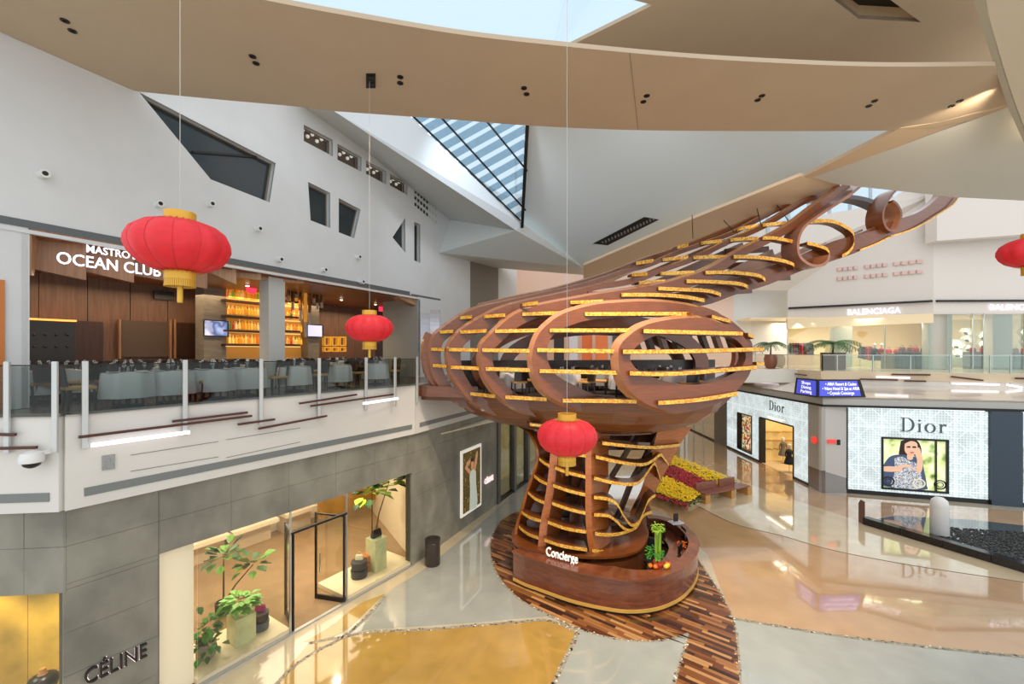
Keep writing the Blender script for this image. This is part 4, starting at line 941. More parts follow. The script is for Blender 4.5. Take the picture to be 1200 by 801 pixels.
E_px = [(720.5,415),(723,438),(732,458),(754,476),(781,485.5),(806,486.5),(837,478.5),(860,465),(880,443),(885.5,420),(880,400),(864,382),(837,371),(815,368),(781,370.5),(752,378),(732,392),(723,403)]
E_in = [(738.5,418),(745,431),(763,441),(792,449),(824,449.5),(851,441),(868,431),(874,418),(869,404),(851,393),(810,391),(780,391.5),(763,395),(747,405)]
closed_rib(E_px, E_in, cE, T=.32)
# hidden-side ribs behind the pod
for c, k in ((-16.6, .94), (-17.6, .78)):
    cen = LP(700, 425, c); o = [cen+TT*(5.6*k*math.cos(a))+Vector((0,0,1))*(2.35*k*math.sin(a)-.1) for a in [2*math.pi*j/48 for j in range(48)]]
    i = [cen+TT*(4.9*k*math.cos(a))+Vector((0,0,1))*(1.7*k*math.sin(a)-.1) for a in [2*math.pi*j/48 for j in range(48)]]
    MB().slab(o, -TN*.17, 0, [i]).build('rib', twood2, tree)
# pod floor
pf = []
for c, uL, uR in ((cE-.35,752,838), (cD-.3,662,846), (cC-.3,600,848), (cB-.3,556,835), (cA-.3,538,815), (-16.8,528,795), (-17.8,560,770)):
    pf.append((LP(uL, 440, c), LP(uR, 440, c)))
ring = [a for a, b in pf]+[b for a, b in reversed(pf)]
zf = 6.22
MB().slab([Vector((p.x, p.y, zf)) for p in ring], (0, 0, -.15)).build('pod_floor', mat('pod_carpet', C(60,50,46), .8), tree)
# bowl under the pod floor, lofted down to the trunk
cx, cy = 2.9, 15.2
rings = []
for k, z in ((1.0, 6.1), (.97, 5.75), (.86, 5.4), (.7, 5.12), (.5, 4.95)):
    rg_ = []
    for p in [q for q in smooth([Vector((q.x, q.y, 0)) for q in ring], 3, True)]:
        rg_.append(Vector((cx+(p.x-cx)*k, cy+(p.y-cy)*k, z)))
    rings.append(rg_)
for a, b in zip(rings, rings[1:]):
    MB().loft([a, b], True, 0, False).build('hull_panel', hullm, tree)
MB().slab(rings[-1], (0,0,-.03)).build('hull_panel', hullm, tree)
# rear parapet and window frames on the far side of the pod
pr0, pr1 = LP(536, 440, -17.3), LP(838, 440, -17.0)
MB().slab([Vector((pr0.x,pr0.y,6.22)), Vector((pr1.x,pr1.y,6.22)), Vector((pr1.x,pr1.y,7.35)), Vector((pr0.x,pr0.y,7.35))], (.03,.12,0)).build('rear_parapet', mat('parapet_dark', C(58,50,48), .35, noise=(3,.4)), tree)
for v_ in (391, 411): MB().bar(LP(742, v_, -16.9), LP(866, v_, -16.5), .1, .12).build('rear_rail', darkwood, tree)
for k in range(8):
    u_ = 744+k*16; MB().bar(LP(u_-3, 391, -16.9), LP(u_+4, 411, -16.8), .22, .3, up=TN).build('rear_mullion', darkwood if k % 2 else twood2, tree)
# slats
def slat(px, c0, c1, depth=.4, h=.13, gh=.11, m=None, n=4, front=.1, name='slat'):
    q = smooth([Vector((a, b, 0)) for a, b in px], n if len(px) > 2 else 2); N = len(q)
    pts = [LP(p.x, p.y, c0+(c1-c0)*(i/(N-1)))+TN*front for i, p in enumerate(q)]
    rings = [[p+Vector((0,0,h/2)), p-TN*depth+Vector((0,0,h/2)), p-TN*depth-Vector((0,0,h/2)), p-Vector((0,0,h/2))] for p in pts]
    s = MB().loft(rings).build(name, m or twood2, tree)
    g = [[p+TN*.012+Vector((0,0,gh/2)), p+Vector((0,0,gh/2))*1.08, p-Vector((0,0,gh/2))*1.08, p+TN*.012-Vector((0,0,gh/2))] for p in pts]
    MB().loft(g).build('gold_edge', gold, s); return s
def SL(rows, c0, c1, **k):
    for r in rows: slat(r, c0, c1, **k)
SL([[(505,409),(521,409.5)],[(515,389),(531,388)],[(539,372.5),(553,371)],[(507,428),(523,429)],[(526,456),(540,458.5)]], cA, cB-.17, front=.04)
SL([[(526,409.5),(560,410)],[(539,389),(570,387.5)],[(567,371),(592,369)],[(528,430),(561,431.5)],[(551,461),(580,464)]], cB, cC-.17, front=.04)
SL([[(565,410),(620,411)],[(580,388),(630,387)],[(612,368),(662,366.5)],[(569,432),(621,433.5)],[(592,465),(640,467.5)],[(612,357),(630,355)],[(668,354.5),(706,353)]], cC, cD-.17, front=.04)
SL([[(629,410),(721,411.5)],[(644,387),(738,387)],[(685,368),(785,367.5),(810,368)],[(632,434.5),(722,436.5)],[(659,469),(745,470)]], cD, cE-.2, front=.04)
SL([[(728,412),(800,411.5),(889,409)],[(752,388),(867,391)],[(736,437),(790,437.5),(883,430)],[(769,471.5),(815,468),(861,460.5)]], cE, cE, front=.12, depth=.5, h=.14)
SL([[(833,371),(855,376.5)]], cD+.2, cD+.2, front=.05); SL([[(874,392),(881,395)],[(884,426),(893,426)],[(886,409),(893,409)]], cE-1.2, cE-1.2)
SL([[(620,496.5),(634,498)],[(696,501),(722,504)]], cC+.1, cC+.1, gh=.08)
# arm slats
AR = dict(depth=.35, h=.1, gh=.13, front=.03)
SL([[(728,345.5),(770,345.5),(800,347.5),(825,352)],[(771,338),(793,339),(820,340),(835,342),(844,345.5)],[(804,329.5),(830,330),(850,331),(868,333),(876,336.5)],
    [(826,319.5),(850,319),(867,320),(880,321.5),(890,323.5),(896,328)],[(859,301),(875,301),(893,302),(914,305),(928,309.5),(930,314)]], cC+.05, cC+.2, **AR)
SL([[(773,320.5),(790,320),(813,319)],[(748,331.5),(779,329.5)],[(812,302),(830,301),(850,301)],[(855,281.5),(870,280),(888,279.5)],[(893,264),(915,261.5),(932,261)],[(740,322),(758,321)]], cB, cC-.17, **AR)
SL([[(776,304.5),(790,303),(806,301)],[(745,308.5),(765,305.5)],[(821,285),(830,284),(845,282)],[(793,290),(806,287)],[(863,270),(872,267),(893,263.5)]], cA, cB-.17, **AR)
SL([[(893,279),(905,279),(918,281),(936,285)],[(945,285),(953,286.5),(961,289),(968,292),(971,297),(970,303)]], cC+.04, cC+.1, **AR)
SL([[(945,260.5),(957,259),(969,259),(980,261),(990,266),(998,272),(1000,279),(999,288),(993,296),(986,300)]], cC-.1, cC-.1, **AR)
# grey arcs crossing the arm near its end
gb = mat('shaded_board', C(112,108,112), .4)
def board2(e0, e1, c0, c1, T=.12, name='arm_board', m=None):
    q0 = smooth([Vector((a, b, 0)) for a, b in e0], 4); q1 = smooth([Vector((a, b, 0)) for a, b in e1], 4); N = min(len(q0), len(q1))
    rings = []
    for i in range(N):
        c = c0+(c1-c0)*i/(N-1); a, b = LP(q0[i].x, q0[i].y, c), LP(q1[i].x, q1[i].y, c); rings.append([a, b, b-TN*T, a-TN*T])
    return MB().loft(rings).build(name, m or twood, tree)
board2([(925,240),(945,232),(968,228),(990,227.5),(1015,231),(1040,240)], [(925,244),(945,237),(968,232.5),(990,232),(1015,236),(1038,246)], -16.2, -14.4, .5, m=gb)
# lower ribbon of the arm
board2([(690,341),(740,343),(790,343),(830,337),(870,324),(905,311),(935,300),(975,283),(1005,275),(1040,266)], [(690,352),(740,356),(790,358),(826,357.5),(862,345),(900,333.5),(945,315),(982,303.5),(1010,293),(1042,277)], cC-.35, cC-.2, .2, m=twood2)
board2([(1036,263),(1055,256),(1073,250),(1088,241),(1100,230),(1104,222)], [(1040,277.5),(1060,271.5),(1080,263),(1098,252),(1114,241),(1124,229)], cC-.2, cC-.6, .3)
board2([(985,280),(1010,272),(1030,262)], [(988,300),(1012,291),(1038,277)], cC-.6, cC-.3, .2, m=twood2)
slat([(1007,293),(1025,286),(1042,277.5)], cC-.15, cC-.15, .04, .04, .06, front=.02); slat([(1042,277),(1062,271),(1082,261.5),(1100,250),(1114,241),(1123,230)], cC-.15, cC-.5, .04, .05, .06, front=.06)
# first loop with its stem
loop = [(1020,212),(1013,217),(995,232),(975,245),(957,257),(944,268),(938,281),(938,295),(943,303),(953,308.5),(963,308),(969,303),(970,298)]
rib(loop, cC+.35, lambda t: .13, 'loop_board', .75, 1, 5, mat('loop_board', C(150,104,84), .3, noise=(2,.15), coat=.3))
rib([(1066,218),(1052,224),(1044,233),(1038,245),(1037,257),(1041,266),(1048,268),(1053,260),(1055,250),(1051,241),(1046,237)], cC, lambda t: .12, 'loop_board', .7, 1)
# inner struts beneath the arm, daylight on them painted in as a pale colour
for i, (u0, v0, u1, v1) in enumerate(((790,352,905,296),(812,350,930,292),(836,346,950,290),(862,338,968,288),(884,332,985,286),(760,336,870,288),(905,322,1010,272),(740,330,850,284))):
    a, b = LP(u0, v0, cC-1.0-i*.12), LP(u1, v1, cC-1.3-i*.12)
    MB().bar(a, b, .3, .14, up=TN).build('inner_strut', mat('inner_strut_daylit', C(150,122,112), .35, coat=.3), tree)
for i, (u0, v0, u1, v1) in enumerate(((820,330,925,325),(850,312,950,305),(850,295,900,292),(800,345,880,340))):
    MB().bar(LP(u0, v0, cC-1.5), LP(u1, v1, cC-1.7), .25, .12, up=TN).build('cross_strut', twood2, tree)
# hidden outermost edge of the arm (thin dark rib)
rib([(560,355),(613,343.5),(653,335),(707,319),(754,301),(800,286),(850,266),(900,246),(940,230),(983,214)], cA-.9, lambda t: .25, 'rib', .12, 1)
# suspension cables
for u, v, u2, v2 in ((812,279,811,252),(892,264,887,244),(925,260,909,238),(861,272,848,258)):
    MB().tube([LP(u, v, cB), LP(u2, v2, cB-.8)], .018, 5).build('cable', darkm, tree)
# pale wrapped boards and connector at the terrace end
silver = mat('silver_board', C(170,172,182), .25, .5)
for u, v0, v1, Yq in ((499,367,407,15.9),(510,363,392,15.7)):
    pts = [P(u, v0+(v1-v0)*k/6, Yq+.12*math.sin(k/6*3)) for k in range(7)]
    MB().loft([[p+Vector((-.19,0,0)), p+Vector((.17,0,0)), p+Vector((.17,.1,0)), p+Vector((-.19,.1,0))] for p in pts]).build('end_board', silver, tree)
rib([(516,460),(505,452),(496,436),(493,418),(494,400),(499,388)], cA-.25, lambda t: .35, 'rib', .15, 1)
# ---- trunk
def TY(u, v):
    k = (v-510)/130; c = 715-40*k; hw = 90-15*k; return 13.75+1.5*min(1.6, ((u-c)/hw)**2)-.25*k*0
def TP(u, v, d=0.0): return P(u, v, TY(u, v)+d)
def tboard(edge, ew, iw, depth=.75, name='trunk_board', m=None, d0=0):
    e = smooth([Vector((a, b, 0)) for a, b in edge], 4); rings = []
    for p in e:
        a = TP(p.x, p.y, d0); b = P(p.x+ew, p.y, TY(p.x, p.y)+d0+.02); c = P(p.x+ew+iw, p.y, TY(p.x, p.y)+depth+d0); d = P(p.x+iw*.6, p.y, TY(p.x, p.y)+depth+d0)
        rings.append([a, b, c, d])
    return MB().loft(rings).build(name, m or trunkw, tree)
tboard([(596,492),(606,499),(616,505),(624,516),(628,528),(628,540),(623,556),(616,576),(610,598),(605,612),(602,634)], 3, 12, .8)
tboard([(647,508),(645,530),(643,550),(641,568),(637,592),(633,612),(630,645)], 9, 15, .8)
tboard([(688,505),(686,530),(686,560),(686,600),(688,630),(693,656)], 7, 20, .8)
# broad right board, flat to the viewer
e0 = smooth([Vector((a, b, 0)) for a, b in [(811,500),(796,522),(787,540),(778,556),(768,576),(760,596),(752,616),(744,642)]], 4)
e1 = smooth([Vector((a, b, 0)) for a, b in [(772,500),(766,522),(763,540),(757,556),(750,576),(740,596),(736,616),(724,642)]], 4)
MB().loft([[P(a.x, a.y, TY(770, a.y)+.9), P(b.x, b.y, TY(770, b.y)+.1), P(b.x, b.y, TY(770, b.y)+.3), P(a.x, a.y, TY(770, a.y)+1.1)] for a, b in zip(e0, e1)]).build('trunk_board', trunkw, tree)
# dark bracing and rear boards
for e in ([(745,503),(724,540),(712,560),(700,590)], [(768,503),(752,535),(738,560),(726,590),(716,612)], [(790,503),(774,530),(756,565),(742,595)], [(700,520),(690,540),(676,570),(664,600)]):
    tboard([e[0]]+list(e[1:]), 3, 5, .5, 'brace', darkwood, .9)
for e in ([(640,500),(637,560),(626,600),(618,650)], [(672,500),(670,560),(668,600),(664,655)]):
    tboard(e, 12, 10, .4, 'rear_board', twood2, 1.3)
for v0, v1 in ((508,527),(531,549),(555,575),(581,600),(606,626)):
    for u0, u1 in ((655,688),(712,768-(v0-508)*.25),(632-(v0-508)*.15,644)):
        MB().slab([P(u0, v0, 15.9), P(u1, v0, 15.9), P(u1, v1, 15.7), P(u0, v1, 15.7)], (0, .1, 0)).build('rear_panel', twood2, tree) if (v0 in (508,606) or u0 < 660) else None
for j, (v0, v1) in enumerate(((503,522),(524,545),(547,568),(570,592),(594,616),(618,640))):
    sh_ = j*3
    MB().slab([P(640-sh_, v0, 16.2), P(690, v0, 16.2), P(690, v1, 16.0), P(638-sh_, v1, 16.0)], (0, .08, 0)).build('rear_panel', darkwood, tree)
def tslat(px, depth=.55, d0=-.06, gh=.1):
    q = smooth([Vector((a, b, 0)) for a, b in px], 5); f = [TP(p.x, p.y, d0) for p in q]; H2 = Vector((0,0,.05))
    s = MB().loft([[p+H2, p+Vector((0,depth,0))+H2, p+Vector((0,depth,0))-H2, p-H2] for p in f]).build('slat', twood2, tree)
    y = Vector((0,-.014,0)); g = Vector((0,0,gh/2))
    MB().loft([[p+y+g, p+g*1.05, p-g*1.05, p+y-g] for p in f]).build('gold_edge', gold, s)
for px in ([(632,537.6),(638,542.5),(644,546)], [(626,557.6),(633,563),(641,567)], [(618.6,577),(627,584),(638,589)], [(611,600),(622,606.5),(634,610)], [(608,617),(618,625),(631,630)],
           [(650.6,548),(667,554),(686,558.6)], [(648,568.6),(667,575),(686,579.6)], [(647,589.6),(667,596.5),(686,601)], [(642,611.6),(663,619),(687,623)], [(638,632.5),(660,639.5),(688,644)], [(664,530),(674,532),(687,534)],
           [(706,519),(730,521.6),(760,524),(780,523),(797,521)], [(698,535),(720,540),(742,543.6),(756,543.6),(766,538.5),(774,532.6),(779,538),(783.6,544)],
           [(696,560),(720,565.6),(742,567),(752,562),(760,551),(767,543),(771,552),(774,562)], [(696,582.4),(714,585),(724,592),(732,606),(740,615),(748,612),(754,600),(760,586),(768,580)],
           [(696,603),(712,604),(722,610),(730,618),(738,621),(745,618)], [(697,625),(714,626.5),(730,624),(746,617),(754,604),(764,599.5)], [(694,645),(715,646.5),(732,643.5),(742,639)]):
    tslat(px)
# plinth under the trunk
def epx(pts, z, n=4): return [G(p.x, p.y, z) for p in smooth([Vector((a, b, 0)) for a, b in pts], n, True)]
base0 = epx([(602,632),(608,646),(630,652),(665,658),(700,660),(728,658),(748,651),(757,638),(756,625),(740,618),(700,614),(650,614),(615,620)], .95)
MB().loft([[Vector((p.x, p.y, 0.02)) for p in base0], base0]).build('trunk_plinth', twood2, tree)
b1 = [Vector((cx0*1.0, p.y, p.z)) for p in base0 for cx0 in (p.x,)]
cenb = sum(base0, Vector())/len(base0)
MB().loft([[cenb+(p-cenb)*1.03+Vector((0,0,.16)) for p in base0], [cenb+(p-cenb)*1.03+Vector((0,0,.24)) for p in base0]]).build('plinth_ring', twood, tree)
# bridge platform joining the terrace
for px_, z0, z1 in (([(468,452),(490,447),(530,447),(560,470),(545,476),(500,470),(470,464)], 6.1, 6.48), ([(478,466),(500,472),(545,478),(560,474),(540,462)], 5.95, 6.1)):
    pts = [G(u, v, z1) if v > 440 else None for u, v in px_]
    pts = [P(u, HY+(ZC-z1)*F/Yq, Yq) for (u, v), Yq in zip(px_, (16.6, 17.6, 16.6, 15.0, 14.9, 15.2, 16.0) if len(px_) == 7 else (16.0, 15.5, 15.0, 14.8, 15.6))]
    MB().slab(pts, (0, 0, z0-z1)).build('bridge_platform', twood2, tree)
# ================================================================ CONCIERGE COUNTER
top_px = [(600,645),(614,651),(630,656),(665,667),(700,674.5),(736,679),(770,676.5),(797,667),(813,654),(820,640),(817,629),(807,618),(796,611),(784,606.5),(770,603.5),(757,603)]
outer_ = [G(p.x, p.y, 1.1) for p in smooth([Vector((a, b, 0)) for a, b in top_px], 4)]
def off2(pts, w_):
    o = []; n = len(pts)
    for i, p in enumerate(pts):
        t = (pts[min(i+1, n-1)]-pts[max(i-1, 0)]).normalized(); nr = Vector((-t.y, t.x, 0)); o.append(p+nr*w_)
    return o
ct = thing('concierge_counter', 'long curved reddish wood reception counter wrapping the trunk foot', 'counter', (3.3, 13.5, 0))
cwood = rwood('counter_wood', C(132,72,44), C(98,52,34), (1,1,5), .22)
def strip(pts, w0, w1, z0, z1, m, name):
    a, b = off2(pts, w0), off2(pts, w1)
    return MB().loft([[Vector((p.x,p.y,z0)), Vector((q.x,q.y,z0)), Vector((q.x,q.y,z1)), Vector((p.x,p.y,z1))] for p, q in zip(a, b)]).build(name, m, ct)
def strip2(pts, w1f, z0, z1, m, name):
    N_ = len(pts); rr_ = []
    for i, p in enumerate(pts):
        q = off2(pts, w1f(i/(N_-1)))[i]; rr_.append([Vector((p.x,p.y,z0)), Vector((q.x,q.y,z0)), Vector((q.x,q.y,z1)), Vector((p.x,p.y,z1))])
    return MB().loft(rr_).build(name, m, ct)
strip2(outer_, lambda t: .5 if t < .1 else (.5+.2*(t-.1)/.2 if t < .3 else max(.36, .7-.34*(t-.32)/.12)), 1.04, 1.1, cwood, 'countertop'); strip(outer_, .06, .2, .2, 1.04, cwood, 'front_panel')
strip(outer_, .04, .2, .1, .2, mat('gold_band', C(222,178,90), .3, .5, emis=.15), 'gold_band'); strip(outer_, .12, .2, 0.012, .1, black, 'kick_base')
strip(outer_[30:], .25, 1.0, .72, .76, cwood, 'desk_shelf')
cs = thing('concierge_sign', 'white standing letters reading Concierge on the counter top', 'sign', G(658,652,1.1))
pA, pB = G(640,652,1.1), G(677,662,1.1)
o_ = text('lettering', 'Concierge', .4, Vector(((pA.x+pB.x)/2, (pA.y+pB.y)/2, 1.27)), math.pi/2, math.atan2(pB.y-pA.y, pB.x-pA.x), mat('sign_white', C(244,244,240), .4, emis=.3), cs, .025, 1, 0, .003)
o_.scale.x = (pB-pA).length/(max(v_.co.x for v_ in o_.data.vertices)-min(v_.co.x for v_ in o_.data.vertices))
# plant arrangement on the counter
fp = thing('potted_arrangement', 'green bamboo stalks with leafy tuft and fruit at its foot on the counter', 'plant', G(772,662,1.1))
pb = G(771,664,1.1); lg = mat('bamboo_green', C(150,190,60), .5); lf = mat('leaf_green', C(70,150,50), .5)
MB().lathe([(.12,0),(.16,.12),(.15,.18)], pb, 12).build('pot', mat('clay_red', C(190,60,40), .5), fp)
mb = MB(); 
for i in range(14):
    a = R.random()*6.28; r = R.uniform(.02,.1); mb.tube([pb+Vector((r*math.cos(a), r*math.sin(a), .15)), pb+Vector((r*1.2*math.cos(a), r*1.2*math.sin(a), 1.15+R.uniform(-.1,.1)))], .014, 5)
mb.build('stalk', lg, fp)['kind'] = 'stuff'
def leaves(c, r, n, s, m, name, parent, flat=.6):
    mb = MB()
    for i in range(n):
        a, b = R.random()*6.28, R.uniform(-1, 1); d = Vector((math.cos(a), math.sin(a), b*flat)); p = Vector(c)+d*r*R.uniform(.3, 1)
        t = d.cross(Vector((0,0,1))).normalized()*s*.35; e = p+d.normalized()*s+Vector((0,0,-s*.2))
        mb.add([p, (p+e)/2+t+Vector((0,0,s*.1)), e, (p+e)/2-t+Vector((0,0,s*.1))], [(0,1,2,3)])
    o = mb.build(name, m, parent); o['kind'] = 'stuff'; return o
leaves(pb+Vector((0,0,1.2)), .16, 130, .08, lg, 'leaf_tuft', fp); leaves(pb+Vector((-.1,0,.45)), .24, 150, .08, lf, 'foliage', fp)
for i, (dx, dy, c) in enumerate(((-.25,-.05,C(240,140,30)),(-.12,-.12,C(240,120,30)),(.28,-.05,C(236,190,40)),(.34,.02,C(220,60,50)),(.2,-.12,C(240,200,60)),(.28,.05,C(230,90,60)))):
    o = MB().blob(pb+Vector((dx, dy, .075)), .075, n=10).build('fruit', mat('fruit_%d' % i, c, .4), None, True); tag(o, ('orange fruit leftmost at the foot of the bamboo','deep orange fruit before the bamboo pot','yellow fruit right of the bamboo pot','red fruit rightmost on the counter','pale yellow fruit in front of the red one','coral fruit behind the yellow one')[i], 'fruit')
# desk things behind the counter
def monitor(u, v, z, rz, lab):
    c = G(u, v, z); t = thing('monitor', lab, 'monitor', c)
    MB().box((c.x, c.y, c.z+.26), (.42,.03,.27), rz).build('screen', black, t, bevel=.008); MB().box((c.x, c.y, c.z+.07), (.04,.03,.14), rz).build('stand', darkm, t); MB().box((c.x, c.y, c.z+.01), (.2,.14,.02), rz).build('foot', darkm, t)
monitor(803,640,.76,1.2,'dark monitor on the curved desk, right of the office chairs'); monitor(797,651,.76,.9,'dark monitor nearest the front counter'); monitor(801,630,.76,1.6,'dark monitor by the orange flowers')
def office_chair(u, v, lab, rz):
    c = G(u, v, .012); t = thing('office_chair', lab, 'chair', c); bk = mat('chair_black', C(26,26,30), .5)
    for k in range(5):
        a = k*1.257; MB().bar(c+Vector((0,0,.08)), c+Vector((.28*math.cos(a), .28*math.sin(a), .05)), .04, .04).build('leg', darkm, t)
    MB().tube([c+Vector((0,0,.08)), c+Vector((0,0,.46))], .03, 8).build('column', darkm, t)
    MB().box((c.x, c.y, .5), (.48,.46,.08), rz).build('seat', bk, t, bevel=.03)
    d = Vector((-math.sin(rz), math.cos(rz), 0))*.24
    MB().box((c.x+d.x, c.y+d.y, .88), (.44,.07,.6), rz).build('backrest', bk, t, bevel=.03)
office_chair(781,668,'black office chair behind the bamboo arrangement',1.0); office_chair(786,652,'black office chair beside the desk monitors',1.3); office_chair(764,672,'black office chair nearest the trunk',-.6)
o = thing('flower_bowl','small bowl of orange flowers on the curved desk','flowers',G(798,636,.76)); MB().lathe([(.06,0),(.12,.08)],G(799,636,.76),10).build('bowl',black,o); leaves(G(799,636,.95),.1,30,.1,mat('orange_petal',C(240,120,30),.5),'petals',o)
o = thing('counter_screen','small black screen on a white tray at the counter back','screen',G(792,612,1.1)); q=G(792,612,1.1); MB().box((q.x,q.y,q.z+.2),(.2,.03,.3),.3).build('screen',black,o); MB().box((q.x,q.y,q.z+.015),(.5,.35,.03),.3).build('tray',whitem,o)
# ================================================================ RESTAURANT (behind FW)
DEPR = 6.0
ri = thing('wall_restaurant', 'x', 'x'); del ri['category']; del ri['label']; ri['kind'] = 'structure'
sB0, sB1 = s33-3, s490+6
def panelrow(d, s0, s1, step, z0, z1, m, name='wood_panel'):
    s = s0
    while s < s1-.01:
        e = min(s+step, s1); wbox(FW, s+.01, e-.01, z0, z1, d+R.uniform(0,.04), d+.1, m, name, ri); s = e
zc_ = 10.15
b0 = FW.hit(33, 400, DEPR)[0]; b1 = FW.hit(240, 400, DEPR)[0]
panelrow(DEPR, s33-4, b1+9.5, 1.15, ZM, zc_+.2, woodd)
wbox(FW, s33-4, s490+7, ZM-.2, zc_+.3, DEPR+.12, DEPR+.2, darkwood, 'back_wall', ri)
MB().slab([FW.pt(s33-4,zc_+.06,.3), FW.pt(s490+1,zc_+.06,.3), FW.pt(s490+7,zc_+.06,DEPR+.2), FW.pt(s33-4,zc_+.06,DEPR+.2)], (0,0,.1)).build('wood_ceiling', mat('restaurant_ceiling', C(140,88,52), .4, noise=(2,.2,(5,5,1))), ri)
wbox(FW, s490-.05, s490+.15, ZM, zO, 0, 2.2, mat('grey_panel_wall', C(150,152,146), .5), 'side_return', ri)
wbox(FW, s33-.1, s33+.02, ZM, zO, 0, 3.0, white, 'pier_return', ri)
# pier doorway at far left
struct(wbox(FW, sw(-60,400)[0], sw(5,400)[0], ZM, sw(3,328)[1], -.04, .05, mat('amber_wood', C(196,116,44), .4), 'door_1'))
# back wall booths and openings
def bpx(u0, u1, v0, v1, d, th, m, name, parent=ri):
    a, b = FW.hit(u0, v0, d)[0], FW.hit(u1, v0, d)[0]; um = (u0+u1)/2
    z1, z0 = FW.hit(um, v0, d)[1], FW.hit(um, v1, d)[1]
    return wbox(FW, min(a,b), max(a,b), z0, z1, d, d+th, m, name, parent)
bpx(33,121,375,440,DEPR-.1,.05,darkwood,'alcove'); bpx(141,198,376,418,DEPR-.1,.05,mat('alcove_taupe', C(84,66,52),.5),'alcove'); bpx(205,232,378,418,DEPR-.1,.05,darkwood,'alcove')
for u in (139.5, 199, 204, 233): bpx(u,u+2.5,374,420,DEPR-.2,.12,woodr,'door_casing')
bpx(33,90,373.5,375.5,DEPR-.3,.2,mat('warm_cove',C(255,170,80),.5,emis=1.2),'cove_light')
bpx(181,204,341,351,DEPR-.12,.06,black,'air_grille')
bt = thing('banquette', 'tufted black leather high-backed booth at the restaurant back wall', 'booth', FW.px(60,420,DEPR-.8))
bpx(33,88,377,440,DEPR-.7,.25,mat('black_leather',C(34,32,34),.35),'back',bt)
for i in range(4):
    for j in range(2):
        MB().blob(FW.px(40+i*13, 392+j*14, DEPR-.72), .035, n=8).build('button', black, bt)
# stone column with TV
colm = mat('grey_wood_column', C(128,120,108), .5, noise=(2,.2,(1,1,8)))
bpx(239,265,335,440,4.6,.6,colm,'stone_pier'); bpx(361,374,330,440,4.4,.6,colm,'stone_pier')
def tv(u0,u1,v0,v1,d,lab,pr):
    t = thing('television', lab, 'television', FW.px(u0,v1,d)); bpx(u0,u1,v0,v1,d,.06,black,'housing',t); bpx(u0+1,u1-1.5,v0+1,v1-1,d-.01,.01,pr,'screen',t)
tv(239,268,375,394,4.45,'small television with a blue grey picture on the grey pier left of the bottle shelves', printm('tv_picture',[C(40,60,110),C(200,205,225),C(60,80,140),C(150,170,210)],1.6,.8))
tv(360,379,380,395,4.2,'small bright television right of the bottle shelves', mat('tv_light',C(196,200,235),.4,emis=.7))
# column in front
struct(wbox(FW, sw(315,400,.4)[0], sw(334,400,.4)[0], ZM, zO, .4, .9, mat('column_grey', C(196,198,194), .5), 'wall_column'))
# shelves of bottles
shelf_glow = mat('shelf_glow', C(255,214,130), .5, emis=.7)
bpx(264,357,330,421,4.9,.06,mat('amber_back',C(200,140,60),.5,emis=.25),'shelf_back')
bc = [C(250,190,60), C(244,150,40), C(250,214,110), C(230,120,40), C(150,180,60), C(200,60,40), C(255,230,150), C(90,110,50)]
sh = thing('bottle_shelving', 'lit wall shelving with four tiers of amber bottles behind the pale column', 'shelving', FW.px(310,420,4.6))
proto = []
for i, c in enumerate(bc):
    proto.append(MB().lathe([(.045,0),(.05,.02),(.05,.17),(.018,.22),(.018,.29),(.022,.3)], (0,0,0), 7).build('bottle', mat('bottle_%d' % i, c, .25, emis=.22)))
first = [True]*len(bc); k = 0; cnt = 0
ORD = [a+b for a in ('', 'twenty-', 'thirty-') for b in ('first','second','third','fourth','fifth','sixth','seventh','eighth','ninth')]
ORD = ORD[:9]+['tenth','eleventh','twelfth','thirteenth','fourteenth','fifteenth','sixteenth','seventeenth','eighteenth','nineteenth','twentieth']+ORD[9:]+['last']*20
names = ['topmost','second','third','lowest']
for j, (v0, slope) in enumerate(((352.5,0),(370.5,0),(387,0),(403,0))):
    bpx(264,315,v0,v0+2.2,4.3,.5,darkwood,'shelf_board',sh); bpx(334,352,v0,v0+2.2,4.3,.5,darkwood,'shelf_board',sh)
    bpx(264,352,v0+2.2,v0+3.4,4.6,.2,shelf_glow,'light_strip',sh)
    sA, zz = FW.hit(265, v0, 4.5); sBq = FW.hit(314.5, v0, 4.5)[0]; zz = FW.hit(300, v0, 4.5)[1]
    sC_, sD_ = FW.hit(334.5, v0, 4.5)[0], FW.hit(352, v0, 4.5)[0]
    for (x0, x1, side) in ((sA, sBq, 'left of'), (sC_, sD_, 'right of')):
        x = x0+.06; nb = -1
        while x < x1-.05:
            nb += 1
            for row in range(2):
                q = R.randrange(len(bc)) if R.random() < .35 else (0, 1, 2)[R.randrange(3)]
                p = FW.pt(x+row*.05, zz+.01, 4.35+row*.17); o = proto[q]
                if not first[q]: o = o.copy(); COL.objects.link(o)
                first[q] = False; o.location = p; hh = R.uniform(1.0, 1.35); o.scale = (1, 1, hh)
                tag(o, '%s bottle, %s along, %s row, %s tier, %s the pale column' % (('amber','orange','pale gold','deep orange','green','red','cream','olive')[q], ORD[min(39, nb)], ('front','back')[row], names[j], side), 'bottle', 'bottles on the %s tier %s the pale column' % (names[j], side)); cnt += 1
            x += .125
print('BOTTLES', cnt)
for q, f_ in enumerate(first):
    if f_: bpy.data.objects.remove(proto[q])
